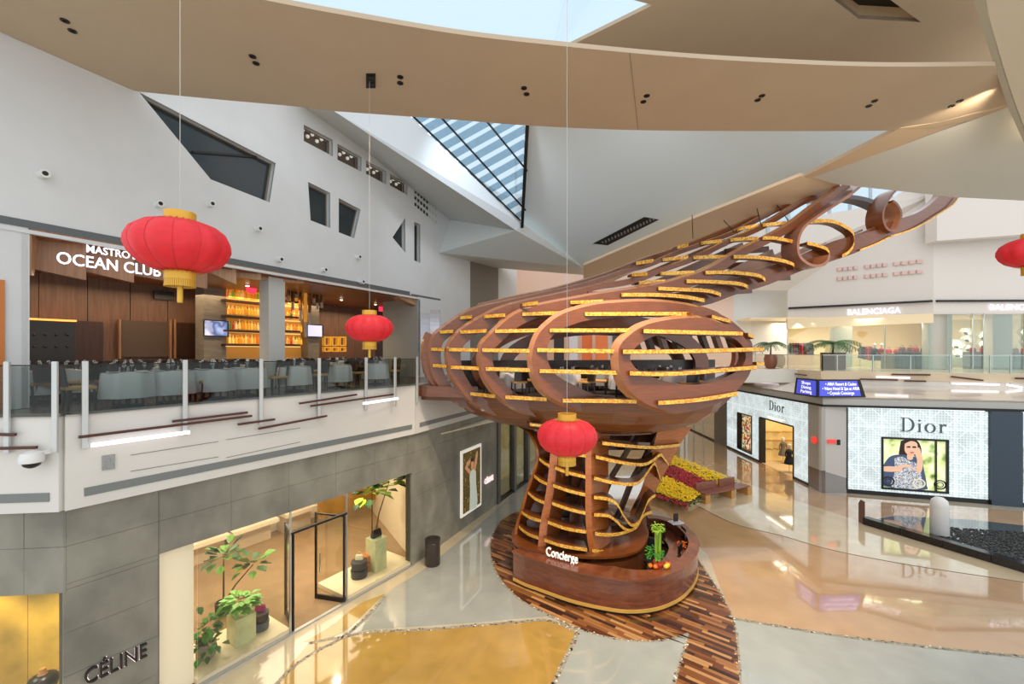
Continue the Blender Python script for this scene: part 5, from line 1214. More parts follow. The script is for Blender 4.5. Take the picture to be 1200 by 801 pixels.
# hanging glass strands
for i, u in enumerate((338,343,347,352,358,363,368,372,377)):
    p0 = FW.px(u, 331+i*.9, 2.9); L = (.9,1.3,.7,1.8,2.6,1.9,.8,1.1,1.0)[i]
    t = thing('hanging_pendant', 'hanging bronze and glass strand light, %s from the pale column' % ('first','second','third','fourth','fifth','sixth','seventh','eighth','ninth')[i], 'pendant', p0, group='strand lights beside the pale column')
    MB().bar(p0, p0-Vector((0,0,L*.6)), .1, .1, up=(0,1,0)).build('strand', mat('bronze_strand',C(120,80,44),.3,.5) if i != 4 else mat('amber_strand',C(230,160,60),.4,emis=.3), t)
    MB().tube([p0-Vector((0,0,L*.6)), p0-Vector((0,0,L*.85))], .06, 8).build('glass_drop', mat('glass_drop',C(180,160,140),.15), t)
# angled wood fascia panels with the sign
pr_ = [(35,101,271,285,314,328),(101,157,286,298,318,331),(157,243,298,312,322,338),(243,277,312,318,318,333),(277,306,318,323,324,328),(306,356,323,331,328,332)]
for i, (u0, u1, t0, t1, w0_, w1_) in enumerate(pr_):
    d0_, d1_ = .55, .25
    MB().slab([FW.px(u0,t0-4,d0_), FW.px(u1,t1-4,d1_), FW.px(u1,w1_,d1_), FW.px(u0,w0_,d0_)], Vector((*FW.n,0))*.12).build('sloped_wood_panel', woodr if i < 3 else mat('restaurant_wood_light',C(178,136,100),.4,noise=(3,.2,(6,6,.4))), ri)
MB().slab([FW.px(33,271,.05), FW.px(42,273,.5), FW.px(36,322,.5), FW.px(33,322,.05)], (.02,.05,0)).build('sloped_wood_panel', mat('restaurant_wood_light',(0,0,0)), ri)
MB().slab([FW.px(462,342,.1), FW.px(489,350,.1), FW.px(487,358,.1), FW.px(470,350,.1)], Vector((*FW.n,0))*.4).build('sloped_wood_panel', mat('restaurant_wood_light',(0,0,0)), ri)
MB().slab([FW.pt(s33,zO+.05,-.01), FW.pt(s490,zO+.05,-.01), FW.pt(s490,zO+.05,.6), FW.pt(s33,zO+.05,.6)], (0,0,.1)).build('head_soffit', woodr, ri)
sg = thing('restaurant_sign', 'white backlit letters reading MASTRO\'S OCEAN CLUB on angled wood panels', 'sign', FW.px(125,300,.2))
signw = mat('sign_lit', (.93,.9,1), .4, emis=1.1)
wtext("MASTRO'S", 101, 160, 291.5, 300.5, .1, sg, signw, hz=.25, bold=.002, ext=.01)
wtext('OCEAN CLUB', 66, 188, 303, 318, .1, sg, signw, hz=.38, bold=.003, ext=.01)
# exit signs
for i, (u, v, d) in enumerate(((295,338,3.4),(448,361,4.0))):
    t = thing('exit_sign', 'round red lit sign hanging before the bottle shelves' if i == 0 else 'square red lit sign under the restaurant ceiling', 'sign', FW.px(u,v,d))
    c = FW.px(u,v,d)
    if i == 0: MB().tube([c, c+Vector((*FW.n,0))*.06], .2, 16).build('lit_disc', mat('exit_red',C(240,60,90),.4,emis=.9), t)
    else: MB().slab([c+FW.pt(a,z)-FW.pt(0,0) for a, z in ((-.22,-.18),(.22,-.18),(.22,.18),(-.22,.18))], Vector((*FW.n,0))*.06).build('lit_panel', mat('exit_red',(0,0,0)), t)
    MB().bar(c+Vector((0,0,.15)), c+Vector((0,0,.5)), .02, .02, up=(0,1,0)).build('stem', darkm, t)
# framed gold screens at the back
for i in range(3):
    t = thing('gold_frame_shelf', 'open gold frame shelf with two compartments, %s beyond the small television' % ('first','second','third')[i], 'shelf', FW.px(385+i*8.5,410,5))
    for v0, v1 in ((394,405),(406,412)):
        a0_, z1_ = FW.hit(380.5+i*9, v0, 5); a1_, z0_ = FW.hit(388+i*9, v1, 5)
        for q in ((a0_,a0_+.06,z0_,z1_),(a1_-.06,a1_,z0_,z1_),(a0_,a1_,z1_-.06,z1_),(a0_,a1_,z0_,z0_+.05)): wbox(FW, *q, 5, 5.2, mat('gold_frame',C(232,176,60),.4,emis=.2), 'frame', t)
for u, v, p in ((110,330,60),(175,340,60),(235,345,60),(290,340,80),(345,350,60),(400,350,80),(440,356,60)):
    q = FW.px(u, v, 2.6 if u < 300 else 3); spot(Vector((q.x, q.y, 10.0)), p*1.6, WARM, 130, .05)
    t = thing('ceiling_spotlight', 'small lit spotlight in the restaurant ceiling above %s' % {110:'the booth',175:'the taupe alcove',235:'the grey pier',290:'the bottle shelves',345:'the strand lights',400:'the gold frames',440:'the second lantern'}[u], 'light', Vector((q.x, q.y, 10.12)), group='restaurant ceiling spots')
    MB().lathe([(.06,0),(.06,-.03)], (q.x, q.y, 10.15), 10).build('lamp', mat('lamp_glow',(1,.85,.6),.4,emis=4), t)
area(FW.pt((s33+s490)/2+2, 9.9, 4.6), (14, 1.5), 260, WARM, (0, 0, FW.rot()))
# ---------------------------------------------------------------- tables and chairs
chw = mat('chair_dark', C(44,34,30), .35); seatm = mat('seat_tan', C(196,150,84), .6); glassware = glass('glassware', (.86,.9,.92), .25)
def make_table():
    t = thing('dining_table', 'x', 'table')
    MB().lathe([(.28,0),(.28,.03),(.04,.05),(.04,.72)], (0,0,0), 14).build('base', darkm, t)
    prof = [(.52,.2),(.50,.4),(.475,.68),(.46,.74),(.02,.76)]
    MB().lathe([(r*1.0, z) for r, z in prof], (0,0,0), 24, 0, 8, .14).build('tablecloth', cloth, t, True)
    for k in range(4):
        a = k*1.571+.5; x, y = .28*math.cos(a), .28*math.sin(a)
        MB().lathe([(.03,0),(.004,.01),(.004,.09),(.035,.13),(.028,.2)], (x,y,.76), 7).build('wine_glass', glassware, t, True)
        MB().lathe([(.11,0),(.12,.012),(.0,.01)], (.34*math.cos(a-.5),.34*math.sin(a-.5),.76), 12).build('plate', whitem, t)
    MB().lathe([(.03,0),(.02,.1),(.0,.14)], (0,0,.76), 8).build('candle_holder', glassware, t)
    return t
def make_chair():
    t = thing('dining_chair', 'x', 'chair')
    for x, y in ((-.2,-.2),(.2,-.2),(-.2,.2),(.2,.2)): MB().bar((x,y,0), (x*.95,y*.95,.44), .035, .035).build('leg', chw, t)
    MB().box((0,0,.46), (.46,.46,.07)).build('seat', seatm, t, bevel=.02)
    MB().loft([[Vector((x,.2+dy+.06*(1-(x/.23)**2),z)) for z, dy in ((.5,0),(.5,.03),(.92,.08),(.92,.05))] for x in (-.23,-.12,0,.12,.23)]).build('backrest', chw, t)
    return t
tb, chp = make_table(), make_chair(); used = [False, False]; bpy.context.view_layer.update()
tn = 0; ordn = ['first','second','third','fourth','fifth','sixth','seventh','eighth','ninth','tenth']
def place(x, y, z, where, n=4, a0=.4):
    if used[0]: t = copy_tree(tb, None, (x, y, z))
    else: t = tb; t.location = (x, y, z)
    used[0] = True; t['label'] = 'white clothed dining table with glasses, %s' % where; t['group'] = 'white clothed dining tables'
    for k in range(n):
        a = a0+k*2*math.pi/n; cx_, cy_ = x+.78*math.cos(a), y+.78*math.sin(a); rz = a-math.pi/2
        if used[1]: c = copy_tree(chp, None, (cx_, cy_, z), rz)
        else: c = chp; c.location = (cx_, cy_, z); c.rotation_euler = (0,0,rz)
        used[1] = True; c['label'] = 'dark chair, %s of table %s' % (('left','near side','right','far side')[int(((a % 6.2832)-2.356) // 1.5708) % 4], where); c['group'] = 'chairs at the table %s' % where
zf_ = ZM
TT_ = [(40,'by the white pier'),(95,'in front of the black booth'),(150,'in front of the taupe alcove'),(200,'left of the first lantern tassel'),(250,'before the grey pier'),(290,'before the bottle shelves'),(345,'right of the pale column'),(395,'near the small bright television'),(440,'behind the second red lantern')]
for i, (u, wh) in enumerate(TT_):
    for d, row in ((-1.45, 'front row'), (1.3, 'second row'), (3.6, 'back row')):
        s = FW.hit(u, 430, d)[0]
        p = FW.pt(s, zf_, d)
        s2 = (p.xy-FA.o).dot(FA.n); s3 = (p.xy-FB.o).dot(FB.n)
        if min(s2, s3) < .95 and p.y < 30:
            continue
        if 4.2 < d: continue
        place(p.x, p.y, zf_, '%s, %s' % (wh, row), 2 if d < 0 else 4, 1.0 if d < 0 else R.random())
for x_, y_ in ((0,14.9),(2.5,14.6),(4.8,14.2)): spot((x_, y_, 9.0), 60, WARM, 140, .05)  # added warm spots to brighten the pod, no fixtures there
# tables inside the timber pod
for i, (u, Yq, wh) in enumerate(((600,15.2,'leftmost'),(665,15.0,'second'),(730,14.8,'middle'),(790,14.6,'fourth'),(700,16.6,'rear left'),(780,16.4,'rear right'))):
    x, y = xy(u, Yq); place(x, y, 6.22, 'in the timber pod, %s' % wh, 4, .3+i*.5)
# ================================================================ FASHION STORE (behind FA)
zt = 3.35
cel = thing('wall_store_interior', 'x', 'x'); del cel['category']; del cel['label']; cel['kind'] = 'structure'
cwall = mat('store_cream_wall', C(240,226,198), .5); cfloor = mat('store_tan_floor', C(148,122,90), .2, noise=(1.5,.08))
wbox(FA, .3, LA+6, 0, 4.4, 7.2, 7.3, cwall, 'back_wall', cel)
MB().slab([FA.pt(.3,.012,.1), FA.pt(LA+.5,.012,.1), FA.pt(LA+6,.012,7.2), FA.pt(.3,.012,7.2)], (0,0,-.01)).build('store_floor', cfloor, cel)
MB().slab([FA.pt(.5,4.4,.3), FA.pt(LA+6,4.4,.3), FA.pt(LA+6,4.4,7.2), FA.pt(.5,4.4,7.2)], (0,0,.05)).build('store_ceiling', cwall, cel)
s_end = FA.hit(484, 660, .1)[0]
MB().slab([FA.pt(s_end+.1,0,.15), FA.pt(s_end+.1,3.35,.15), FA.pt(s_end+3.4,4.4,7.2), FA.pt(s_end+3.4,0,7.2)], Vector((*FA.d,0))*.1).build('end_wall', cwall, cel)
s22 = FA.hit(227, 700, .3)[0]
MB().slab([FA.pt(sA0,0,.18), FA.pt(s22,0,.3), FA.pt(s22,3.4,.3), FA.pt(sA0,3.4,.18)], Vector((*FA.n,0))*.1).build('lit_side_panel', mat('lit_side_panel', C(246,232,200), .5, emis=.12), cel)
MB().slab([FA.pt(s22,0,.3), FA.pt(s22,0,4), FA.pt(s22,3.4,4), FA.pt(s22,3.4,.3)], Vector((*FA.d,0))*-.06).build('side_wall', cwall, cel)
# display platforms in the window
dL = FA.hit(338, 748, .2)[0]; dR = FA.hit(404, 708, .2)[0]
for a, b in ((s22, dL), (dR, s_end)):
    MB().slab([FA.pt(a,.14,.12), FA.pt(b,.14,.12), FA.pt(b,.14,1.6), FA.pt(a,.14,1.6)], (0,0,-.13)).build('display_platform', mat('platform_cream', C(236,220,186), .4), cel)
# glazing
gz = thing('glass_shopfront', 'frameless glass shopfront of the ground floor fashion store', 'shopfront', FA.pt(sA0+2,0,.1))
cgl = glass('store_glass', (.95,.96,.92), .05)
for a, b, z0 in ((s22, dL, .14), (dR, s_end, .14), (dL, dR, 2.75)): wbox(FA, a, b, z0, 3.34, .1, .115, cgl, 'pane', gz)
for a in (dL, dR): wbox(FA, a-.02, a+.02, 0, 3.34, .08, .13, steel, 'patch_fitting', gz)
wbox(FA, dL, dR, 2.7, 2.76, .07, .15, darkm, 'door_head', gz)
wbox(FA, sA0, s_end, 0, .04, .02, .12, steel, 'sill', gz)
for a, sgn, lab in ((dL, 1, 'open glass door leaf of the fashion store, nearer one'), (dR, -1, 'open glass door leaf of the fashion store, farther one')):
    t = thing('door_leaf', lab, 'glass door', FA.pt(a, 0, .1)); dirv = Vector((*FA.n, 0))*1.0+Vector((*FA.d, 0))*(.35*sgn)
    dirv.normalize(); p0 = FA.pt(a+.08*sgn, 0, .12); p1 = p0+dirv*1.0; th = Vector((dirv.y,-dirv.x,0))*.02
    MB().slab([p0+Vector((0,0,.06)), p1+Vector((0,0,.06)), p1+Vector((0,0,2.68)), p0+Vector((0,0,2.68))], th).build('pane', cgl, t)
    for q in (p0, p1): MB().bar(q+Vector((0,0,.02)), q+Vector((0,0,2.7)), .06, .05, up=(0,1,0)).build('stile', darkm, t)
    for z in (.08, 2.66): MB().bar(p0+Vector((0,0,z)), p1+Vector((0,0,z)), .05, .14 if z < 1 else .05).build('rail', darkm, t)
    q = p1-dirv*.08; MB().bar(q+Vector((th.x*4,th.y*4,.8)), q+Vector((th.x*4,th.y*4,1.4)), .03, .03, up=(0,1,0)).build('handle', steel, t)
# low wall shelves and counter deep in the store
for i, (u, v, w_, nm) in enumerate(((245,648,1.0,'nearest the side panel'),(297,645,1.3,'in the middle'),(352,640,1.0,'left of the end recess'))):
    c = FA.hit(u, v, 6.4)[0]
    t = thing('wall_ledge', 'pale display ledge on the store back wall, %s' % nm, 'shelf', FA.pt(c, .9, 6.6)); wbox(FA, c-w_*.7, c+w_*.7, .75, .9, 6.2, 7.2, cwall, 'ledge_top', t); wbox(FA, c-w_*.6, c+w_*.6, 0, .75, 6.6, 7.2, mat('ledge_shade', C(220,200,168), .5), 'ledge_base', t)
    p = FA.pt(c, .9, 6.5); handbag(p, .4, mat(('bag_tan','bag_gold','bag_magenta')[i], (C(96,56,34), C(206,160,90), C(170,30,110))[i], .5), '%s handbag on the pale ledge %s' % (('brown','golden','magenta')[i], nm), None, FA.rot())
gp = mat('olive_gold_panel', C(150,110,40), .4, noise=(2,.2))
c0_ = FA.hit(376,600,5)[0]; c1_ = FA.hit(462,600,5)[0]
t = thing('display_wall', 'low olive gold partition with small shoes and glasses displayed above, far end of the store', 'partition', FA.pt((c0_+c1_)/2,0,5)); wbox(FA, c0_, c1_, .75, 1.9, 5, 5.25, gp, 'panel', t)
for i in range(7):
    p = FA.pt(c0_+.3+(c1_-c0_-.6)*i/6, 1.9, 5.1); m_ = mat('shoe_%d' % (i % 3), (C(60,40,30), C(150,110,70), C(30,30,34))[i % 3], .4)
    o = MB().loft([[p+Vector((dx,y,0)), p+Vector((dx,y+.1,0)), p+Vector((dx,y+.09,h)), p+Vector((dx,y+.01,h))] for dx, y, h in ((-.12,0,.14),(-.05,0,.1),(.05,0,.07),(.14,0,.04))]).build('shoe', m_); tag(o, 'shoe standing on the olive gold partition, %s from its near end' % ordn[i], 'shoe', 'shoes on the olive partition')
# fiddle-leaf plants
def fig(base, h, lab, n=46, spread=.5, crowns=((0,0,1.0),), potm=None, s=.26, m1=None):
    t = thing('potted_plant', lab, 'plant', base); b = Vector(base)
    MB().lathe([(.17,0),(.21,.05),(.22,.36),(.19,.36),(.18,.3),(.0,.3)], b, 16).build('pot', potm or mat('dark_basket', C(50,42,38), .7), t)
    st = MB()
    for cx0, cy0, k in crowns: st.tube([b+Vector((0,0,.3)), b+Vector((cx0*.4,cy0*.4,h*.6*k)), b+Vector((cx0,cy0,h*k))], [.03,.024,.015], 6)
    st.build('trunk', mat('bark', C(96,76,52), .8), t)
    lfm = [m1 or mat('fig_leaf', C(96,140,52), .45), mat('fig_leaf_dark', C(52,96,44), .45)]
    i = 0
    for cx0, cy0, k in crowns:
        for q in range(n//len(crowns)):
            a, el = R.random()*6.28, R.uniform(-.5, .9); r = spread*R.uniform(.25, 1); d = Vector((math.cos(a)*math.cos(el), math.sin(a)*math.cos(el), math.sin(el)))
            p = b+Vector((cx0,cy0,h*k))+d*r*.75; tt = d.cross(Vector((0,0,1))).normalized(); up_ = tt.cross(d).normalized(); L = s*R.uniform(.8,1.2)
            v = [p, p+d*L*.3+tt*L*.28+up_*.02, p+d*L*.7+tt*L*.34+up_*.03, p+d*L-up_*.05, p+d*L*.7-tt*L*.34+up_*.03, p+d*L*.3-tt*L*.28+up_*.02, p+d*L*.5-up_*.03]
            MB().add(v, [(0,1,6),(1,2,6),(2,3,6),(3,4,6),(4,5,6),(5,0,6)]).build('leaf', lfm[(i+q) % 2], t, True)
        i += 1
    return t
q = FA.hit(437,690,1.5); fig(FA.pt(FA.hit(436,655,1.3)[0], .14, 1.3), 2.55, 'tall fiddle-leaf fig with a broad pale green crown in the farther store window', 84, .75, ((0,0,1),(.55,.25,1.1)), None, .42, mat('fig_leaf_lime', C(176,206,56), .45))
fig(FA.pt(FA.hit(262,700,2.6)[0], .01, 2.6), 1.7, 'fiddle-leaf fig in a dark pot beside the lit side panel', 44, .5, ((0,0,1),(.75,.2,.8)), None, .36)
fig(FA.pt(FA.hit(236,765,.75)[0]+.12, .14, .8), .75, 'bushy leafy plant in a round basket on the nearer window platform', 60, .42, ((0,0,1),(.12,-.1,.5)), mat('grey_basket', C(150,140,120), .7), .2, mat('fern_leaf', C(70,130,56), .45))
# marble plinths with things
marb = mat('green_marble', C(204,206,160), .25, noise=(2.5,.2)); 
def plinth(u, v, w_, h, lab):
    a = FA.hit(u, v, .7)[0]; c = FA.pt(a, .14+h/2, .75)
    o = MB().box(c, (w_, w_, h), FA.rot()).build('marble_plinth', marb, bevel=.01); tag(o, lab, 'plinth'); return FA.pt(a, .14+h, .75)
p = plinth(284,765,.5,.7,'pale green marble plinth carrying a potted fern in the nearer window')
t = thing('potted_plant', 'fern in a cream pot standing on the nearer marble plinth', 'plant', p); MB().loft([[p+Vector((sx*.17*k,sy*.17*k,z)) for sx, sy in ((-1,-1),(1,-1),(1,1),(-1,1))] for k, z in ((.8,0),(1,.22))]).build('pot', cwall, t); leaves(p+Vector((0,0,.32)), .3, 110, .24, mat('fern_leaf2', C(110,170,70), .45), 'foliage', t, .35)
p = plinth(442,665,.5,1.1,'tall pale green marble plinth with a black handbag in the farther window'); handbag(p, .38, mat('bag_black', C(28,28,32), .4), 'black handbag standing on the tall marble plinth', None, FA.rot())
# stacked round boxes and trunks
def hatbox(a, d, z, r, h, m, lab):
    c = FA.pt(a, z, d); t = thing('round_box', lab, 'round box', c)
    MB().lathe([(r,0),(r*1.05,.02),(r*1.05,h*.7)], c, 20).build('body', m, t, True); MB().lathe([(r*1.1,h*.7),(r*1.1,h),(r*.3,h+.03)], c, 20).build('lid', m, t, True)
blk = mat('black_basket', C(40,38,44), .5); slat_ = mat('slate_basket', C(70,84,100), .5)
a = FA.hit(305,752,.8)[0]; hatbox(a,.8,.14,.2,.22,slat_,'slate round box at the bottom of the stack beside the nearer plinth'); hatbox(a,.8,.39,.19,.2,blk,'dark round box on top of the slate one')
handbag(FA.pt(a,.62,.8),.26,mat('bag_magenta',(0,0,0)),'small magenta bag on the stack of round boxes')
a = FA.hit(421,686,.8)[0]; hatbox(a,.8,.14,.25,.26,blk,'large black round box at the bottom in the farther window'); hatbox(a,.8,.43,.24,.24,blk,'large black round box stacked on another in the farther window'); handbag(FA.pt(a,.7,.8),.26,mat('bag_cream',C(226,214,180),.5),'small cream bag lying on the black round boxes')
tr = mat('tan_leather', C(164,96,50), .45); a = FA.hit(433,680,.9)[0]
o = MB().box(FA.pt(a,.14+.16,.95), (.55,.42,.32), FA.rot()).build('leather_trunk', tr, bevel=.02); tag(o, 'brown leather trunk beside the tall marble plinth, lower one', 'trunk')
o = MB().box(FA.pt(a,.14+.44,.95), (.45,.36,.22), FA.rot()).build('leather_trunk', mat('orange_leather',C(196,112,44),.45), bevel=.02); tag(o, 'orange-brown leather case on top of the brown trunk', 'trunk')
handbag(FA.pt(a,.7,.95),.24,mat('bag_orange',C(220,120,40),.5),'orange bag on top of the leather case')
for i in range(5):
    a = FA.hit(240+i*55, 700, 2)[0]; spot(FA.pt(a, 4.3, 2.5), 170, CREAM, 130, .12); spot(FA.pt(a, 3.3 if i else 3.2, .9), 60, CREAM, 110, .05)
area(FA.pt(LA*.6, 4.35, 4.5), (10, 3), 260, CREAM, (0,0,FA.rot()))
# corner shop window, bottom left
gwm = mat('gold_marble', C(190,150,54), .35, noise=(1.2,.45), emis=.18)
for i in range(5): wbox(FC, -9+i*1.8+.01, -9+(i+1)*1.8-.01, 0, 3.4, 1.3, 1.36, gwm, 'gold_backdrop', cel)
MB().slab([FC.pt(-9,.3,.1), FC.pt(0,.3,.1), FC.pt(0,.3,1.3), FC.pt(-9,.3,1.3)], (0,0,-.29)).build('window_base', cwall, cel)
t = thing('glass_shopfront', 'display window pane with gold backdrop in the corner shop', 'shopfront', FC.pt(-1,.3,.12)); wbox(FC, -9, -.02, .3, 3.2, .12, .135, cgl, 'pane', t)
spot(FC.pt(-.8,3.15,.6), 120, CREAM, 120); spot(FC.pt(-2.4,3.15,.6), 120, CREAM, 120)
c = FC.px(50, 798, .7); t = thing('bust_form', 'black draped bust form in the gold corner window', 'display bust', (c.x, c.y, .3))
MB().lathe([(.16,-.9),(.16,-.88),(.02,-.86),(.02,-.2),(.2,-.15),(.26,0),(.2,.1),(.1,.15)], (c.x, c.y, c.z), 16).build('drape', black, t, True); MB().lathe([(.1,.12),(.06,.18),(.05,.26)], (c.x, c.y, c.z), 12).build('neck', mat('bust_tan',C(196,140,84),.5), t, True)
# store name letters
sn = thing('shop_lettering', 'thin dark metal letters reading CÉLINE on the grey stone by the window', 'sign', FA.px(135,778,0))
dk_l = mat('letter_dark', C(60,54,52), .3, .6)
wtext('CÉLINE', 99, 172, 792, 764, 0, sn, dk_l, FA, .03, .0, hz=.42)
wtext('CÉLINE', 99, 172, 792, 764, .03, sn, mat('letter_glow', (1,.8,.78), .4, emis=1.1), FA, .004, .008, hz=.42)
sn2 = thing('shop_lettering', 'small pale pink lit word on the far stone wall beside the poster', 'sign', FB.px(573,560,0)); wtext('CÉLINE', 568, 578, 566, 558, 0, sn2, mat('letter_pink', (1,.7,.7), .4, emis=.8), FB, .02, .008, hz=.34)
# poster on the far stone wall
pa, pz1 = FB.hit(540, 532, 0); pb_, pz0 = FB.hit(563.5, 600, 0); 
pz1, pz0 = 3.42, .55
po = thing('wall_poster', 'tall white-framed lit poster of a figure with raised arms on the grey stone', 'poster', FB.pt(pa, pz0, 0))
wbox(FB, pa, pb_, pz0, pz1, -.03, .06, mat('poster_frame', C(250,244,232), .4, emis=.35), 'frame', po)
ins = .07*(pb_-pa); W2, H2_ = pb_-pa-2*ins, pz1-pz0-2*ins
wbox(FB, pa+ins, pb_-ins, pz0+ins, pz1-ins, -.04, -.03, printm('leaf_print', [C(40,36,22), C(120,96,40), C(60,54,30), C(190,150,60)], 5, .25), 'print', po)
kw = dict(fr=FB, s0=pa+ins, z0=pz0+ins, W=W2, H=H2_, par=po, dep=-.042)
dr2 = mat('print_dress_pale', C(214,222,204), .5, emis=.25); sk2 = mat('print_skin_warm', C(216,160,116), .5, emis=.25)
shape([(.35,.0),(.38,.35),(.36,.6),(.5,.66),(.7,.64),(.74,.4),(.8,.0)], dr2, 1, **kw)
shape([(.36,.6),(.14,.72),(.1,.76),(.3,.86),(.42,.84),(.4,.8),(.24,.75),(.42,.66)], sk2, 2, **kw)
shape([(.68,.62),(.78,.76),(.84,.92),(.76,.94),(.66,.8),(.6,.66)], sk2, 2, **kw); shape([(.42,.78),(.44,.68),(.55,.66),(.6,.76),(.52,.84)], sk2, 3, **kw)
shape([(.4,.8),(.42,.86),(.54,.87),(.6,.78),(.56,.8),(.46,.81)], mat('print_hair',(0,0,0)), 4, **kw)
# far glazed shopfronts after the stone wall
gs2 = thing('glass_shopfront', 'far left row of glazed shop bays with dark posts beyond the stone wall', 'shopfront', FB.pt(LB+4,0,.1))
for i in range(7):
    a = LB+i*2.0; wbox(FB, a, a+.28, 0, ZS, -.05, .25, mat('bay_post',C(96,92,86),.4), 'post', gs2); wbox(FB, a+.28, a+2.0, .12, ZS-.2, .1, .12, gl, 'pane', gs2); wbox(FB, a+.28, a+2, 0, .12, 0, .2, darkm, 'sill', gs2)
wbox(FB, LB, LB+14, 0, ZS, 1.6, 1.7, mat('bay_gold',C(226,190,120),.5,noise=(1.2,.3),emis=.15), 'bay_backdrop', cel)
# waste bin
c = FA.pt(LA+.55, 0, -.75); c = G(507,661,0); t = thing('waste_bin', 'dark bronze cylindrical waste bin against the grey stone wall', 'bin', c)
bm_ = mat('bin_bronze', C(70,60,54), .35, .4); MB().lathe([(.26,.02),(.27,.05),(.27,.84),(.25,.86)], c, 28).build('body', bm_, t, True); MB().lathe([(.27,.86),(.28,.88),(.28,.94),(.2,.95),(.19,.9),(.0,.89)], c, 28).build('rim', mat('bin_rim',C(46,40,38),.4), t, True)
# dome camera and grille on the corner fascia
c = FC.px(37, 538, -.3); t = thing('security_camera', 'white dome security camera on a bracket at the fascia corner', 'camera', c)
MB().lathe([(.03,.16),(.14,.12),(.17,.02),(.16,-.05)], c, 20).build('housing', whitem, t, True); MB().lathe([(.13,-.05),(.11,-.11),(.05,-.15),(.0,-.16)], c, 18).build('lens_dome', black, t, True); MB().bar(c+Vector((0,0,.08)), c+Vector((.12,.22,.1)), .07, .07).build('bracket', whitem, t)
c = FA.px(127,541,-.12); t = thing('wall_grille', 'small square grey perforated grille on the fascia under the lit tube', 'vent', c); MB().slab([FA.px(120,534,-.13), FA.px(135,532,-.13), FA.px(135,549,-.13), FA.px(120,551,-.13)], Vector((*FA.n,0))*.03).build('plate', mat('grille_grey',C(150,152,150),.5,noise=(60,.3)), t)
for i, (u0, v0, u1, v1, v2, v3) in enumerate(((153,533,256,517,535,552),(265,515,352,501,517.5,536))):
    t = thing('access_panel', 'flush white access panel with fine edge joints on the fascia, %s' % ('nearer the corner','farther from the corner')[i], 'panel', FA.px(u0,v0,-.1))
    p4 = [FA.px(u0,v0,-.104), FA.px(u1,v1,-.104), FA.px(u1,v2,-.104), FA.px(u0,v3,-.104)]
    for a, b in zip(p4, p4[1:]+p4[:1]): MB().bar(a, b, .012, .012).build('joint', mat('joint_shadow',C(130,128,122),.6), t)
# wall cameras / sensors on the upper wall
for i, (u, v) in enumerate(((51,204),(186,239),(247,239),(420,301),(380,316),(424,330),(328,304),(303,268))):
    c = FW.px(u, v, -.1); t = thing('wall_spotlight', 'small white round fixture on the upper wall, %s' % ('left of the kite window','over the left side of the first lantern','over the right side of the first lantern','below the triangular window','under the dark strip','beside the second lantern cord','above the pale column','below the kite window')[i], 'fixture', c)
    MB().tube([c+Vector((*FW.n,0))*.1, c-Vector((*FW.n,0))*.1], .09, 14).build('housing', whitem, t, True); MB().tube([c-Vector((*FW.n,0))*.1, c-Vector((*FW.n,0))*.11], .05, 12).build('lens', darkm, t)
# ================================================================ LANTERNS
red = mat('red_fabric', C(226,34,48), .5, noise=(14,.06)); redd = mat('red_fabric_dark', C(206,34,46), .5); goldf = mat('gold_fabric', C(222,172,60), .4, .3)
def make_lantern():
    t = thing('lantern', 'x', 'lantern')
    prof = [(.12,.30),(.27,.295),(.40,.25),(.50,.17),(.55,.06),(.555,-.03),(.51,-.14),(.42,-.24),(.28,-.31),(.14,-.33)]
    MB().lathe(prof, (0,0,0), 72, 0, 12, .045).build('shade', red, t, True)
    for k in range(12):
        a = 2*math.pi*k/12; MB().tube([(r*.957*math.cos(a), r*.957*math.sin(a), z) for r, z in prof], .005, 5).build('rib', redd, t)
    MB().lathe([(.17,.30),(.17,.42),(.155,.42),(.155,.3)], (0,0,0), 28).build('top_collar', goldf, t, True)
    MB().lathe([(.165,-.33),(.165,-.43),(.15,-.43),(.15,-.33)], (0,0,0), 28).build('bottom_collar', goldf, t, True)
    for sz, nm in ((.3, 'top_trim'), (-.335, 'bottom_trim')):
        m = MB()
        for k in range(24):
            a = 2*math.pi*k/24; b = a+.13; s = 1 if sz > 0 else -1; z1 = sz-.0*s
            m.add([(.17*math.cos(a-.12),.17*math.sin(a-.12),z1+.012*s), (.27*math.cos(a),.27*math.sin(a),z1+.006*s), (.17*math.cos(b),.17*math.sin(b),z1+.012*s)], [(0,1,2)])
        m.build(nm, goldf, t)
    fr = MB()
    for k in range(48):
        a = 2*math.pi*k/48; fr.bar((.155*math.cos(a),.155*math.sin(a),-.43), (.16*math.cos(a),.16*math.sin(a),-.52), .016, .01)
    f = fr.build('fringe', goldf, t); f['kind'] = 'stuff'
    MB().lathe([(.02,-.42),(.03,-.5),(.032,-.7),(.028,-.72)], (0,0,0), 10).build('tassel', goldf, t, True)
    MB().tube([(0,0,.3),(0,0,7.9)], .004, 5).build('cord', mat('cord_white', C(200,196,190), .6), t)
    return t
L0 = make_lantern(); bpy.context.view_layer.update()
for i, (u, v, Yq, s, lab) in enumerate(((211,288,5.85,1.08,'largest red lantern with gold tassel, hanging before the restaurant sign'),(433,384,10.3,1.0,'small red lantern hanging over the terrace railing'),(664.5,511,7.85,1.0,'red lantern hanging in front of the timber tree trunk'),(1209,295,9.2,.95,'red lantern cut by the right picture edge'))):
    p = P(u, v, Yq)
    t = L0 if i == 0 else copy_tree(L0)
    t.location = p; t.scale = (s,)*3; t['label'] = lab; t['group'] = 'hanging red lanterns'
    for ch in t.children:
        if ch.name.startswith('cord'): ch.scale = (1, 1, 1); top = 14.25 if i in (0,2,3) else 14.25; ch.scale.z = ((top-p.z)/s)/7.9; ch.location.z = .3*(1-ch.scale.z)
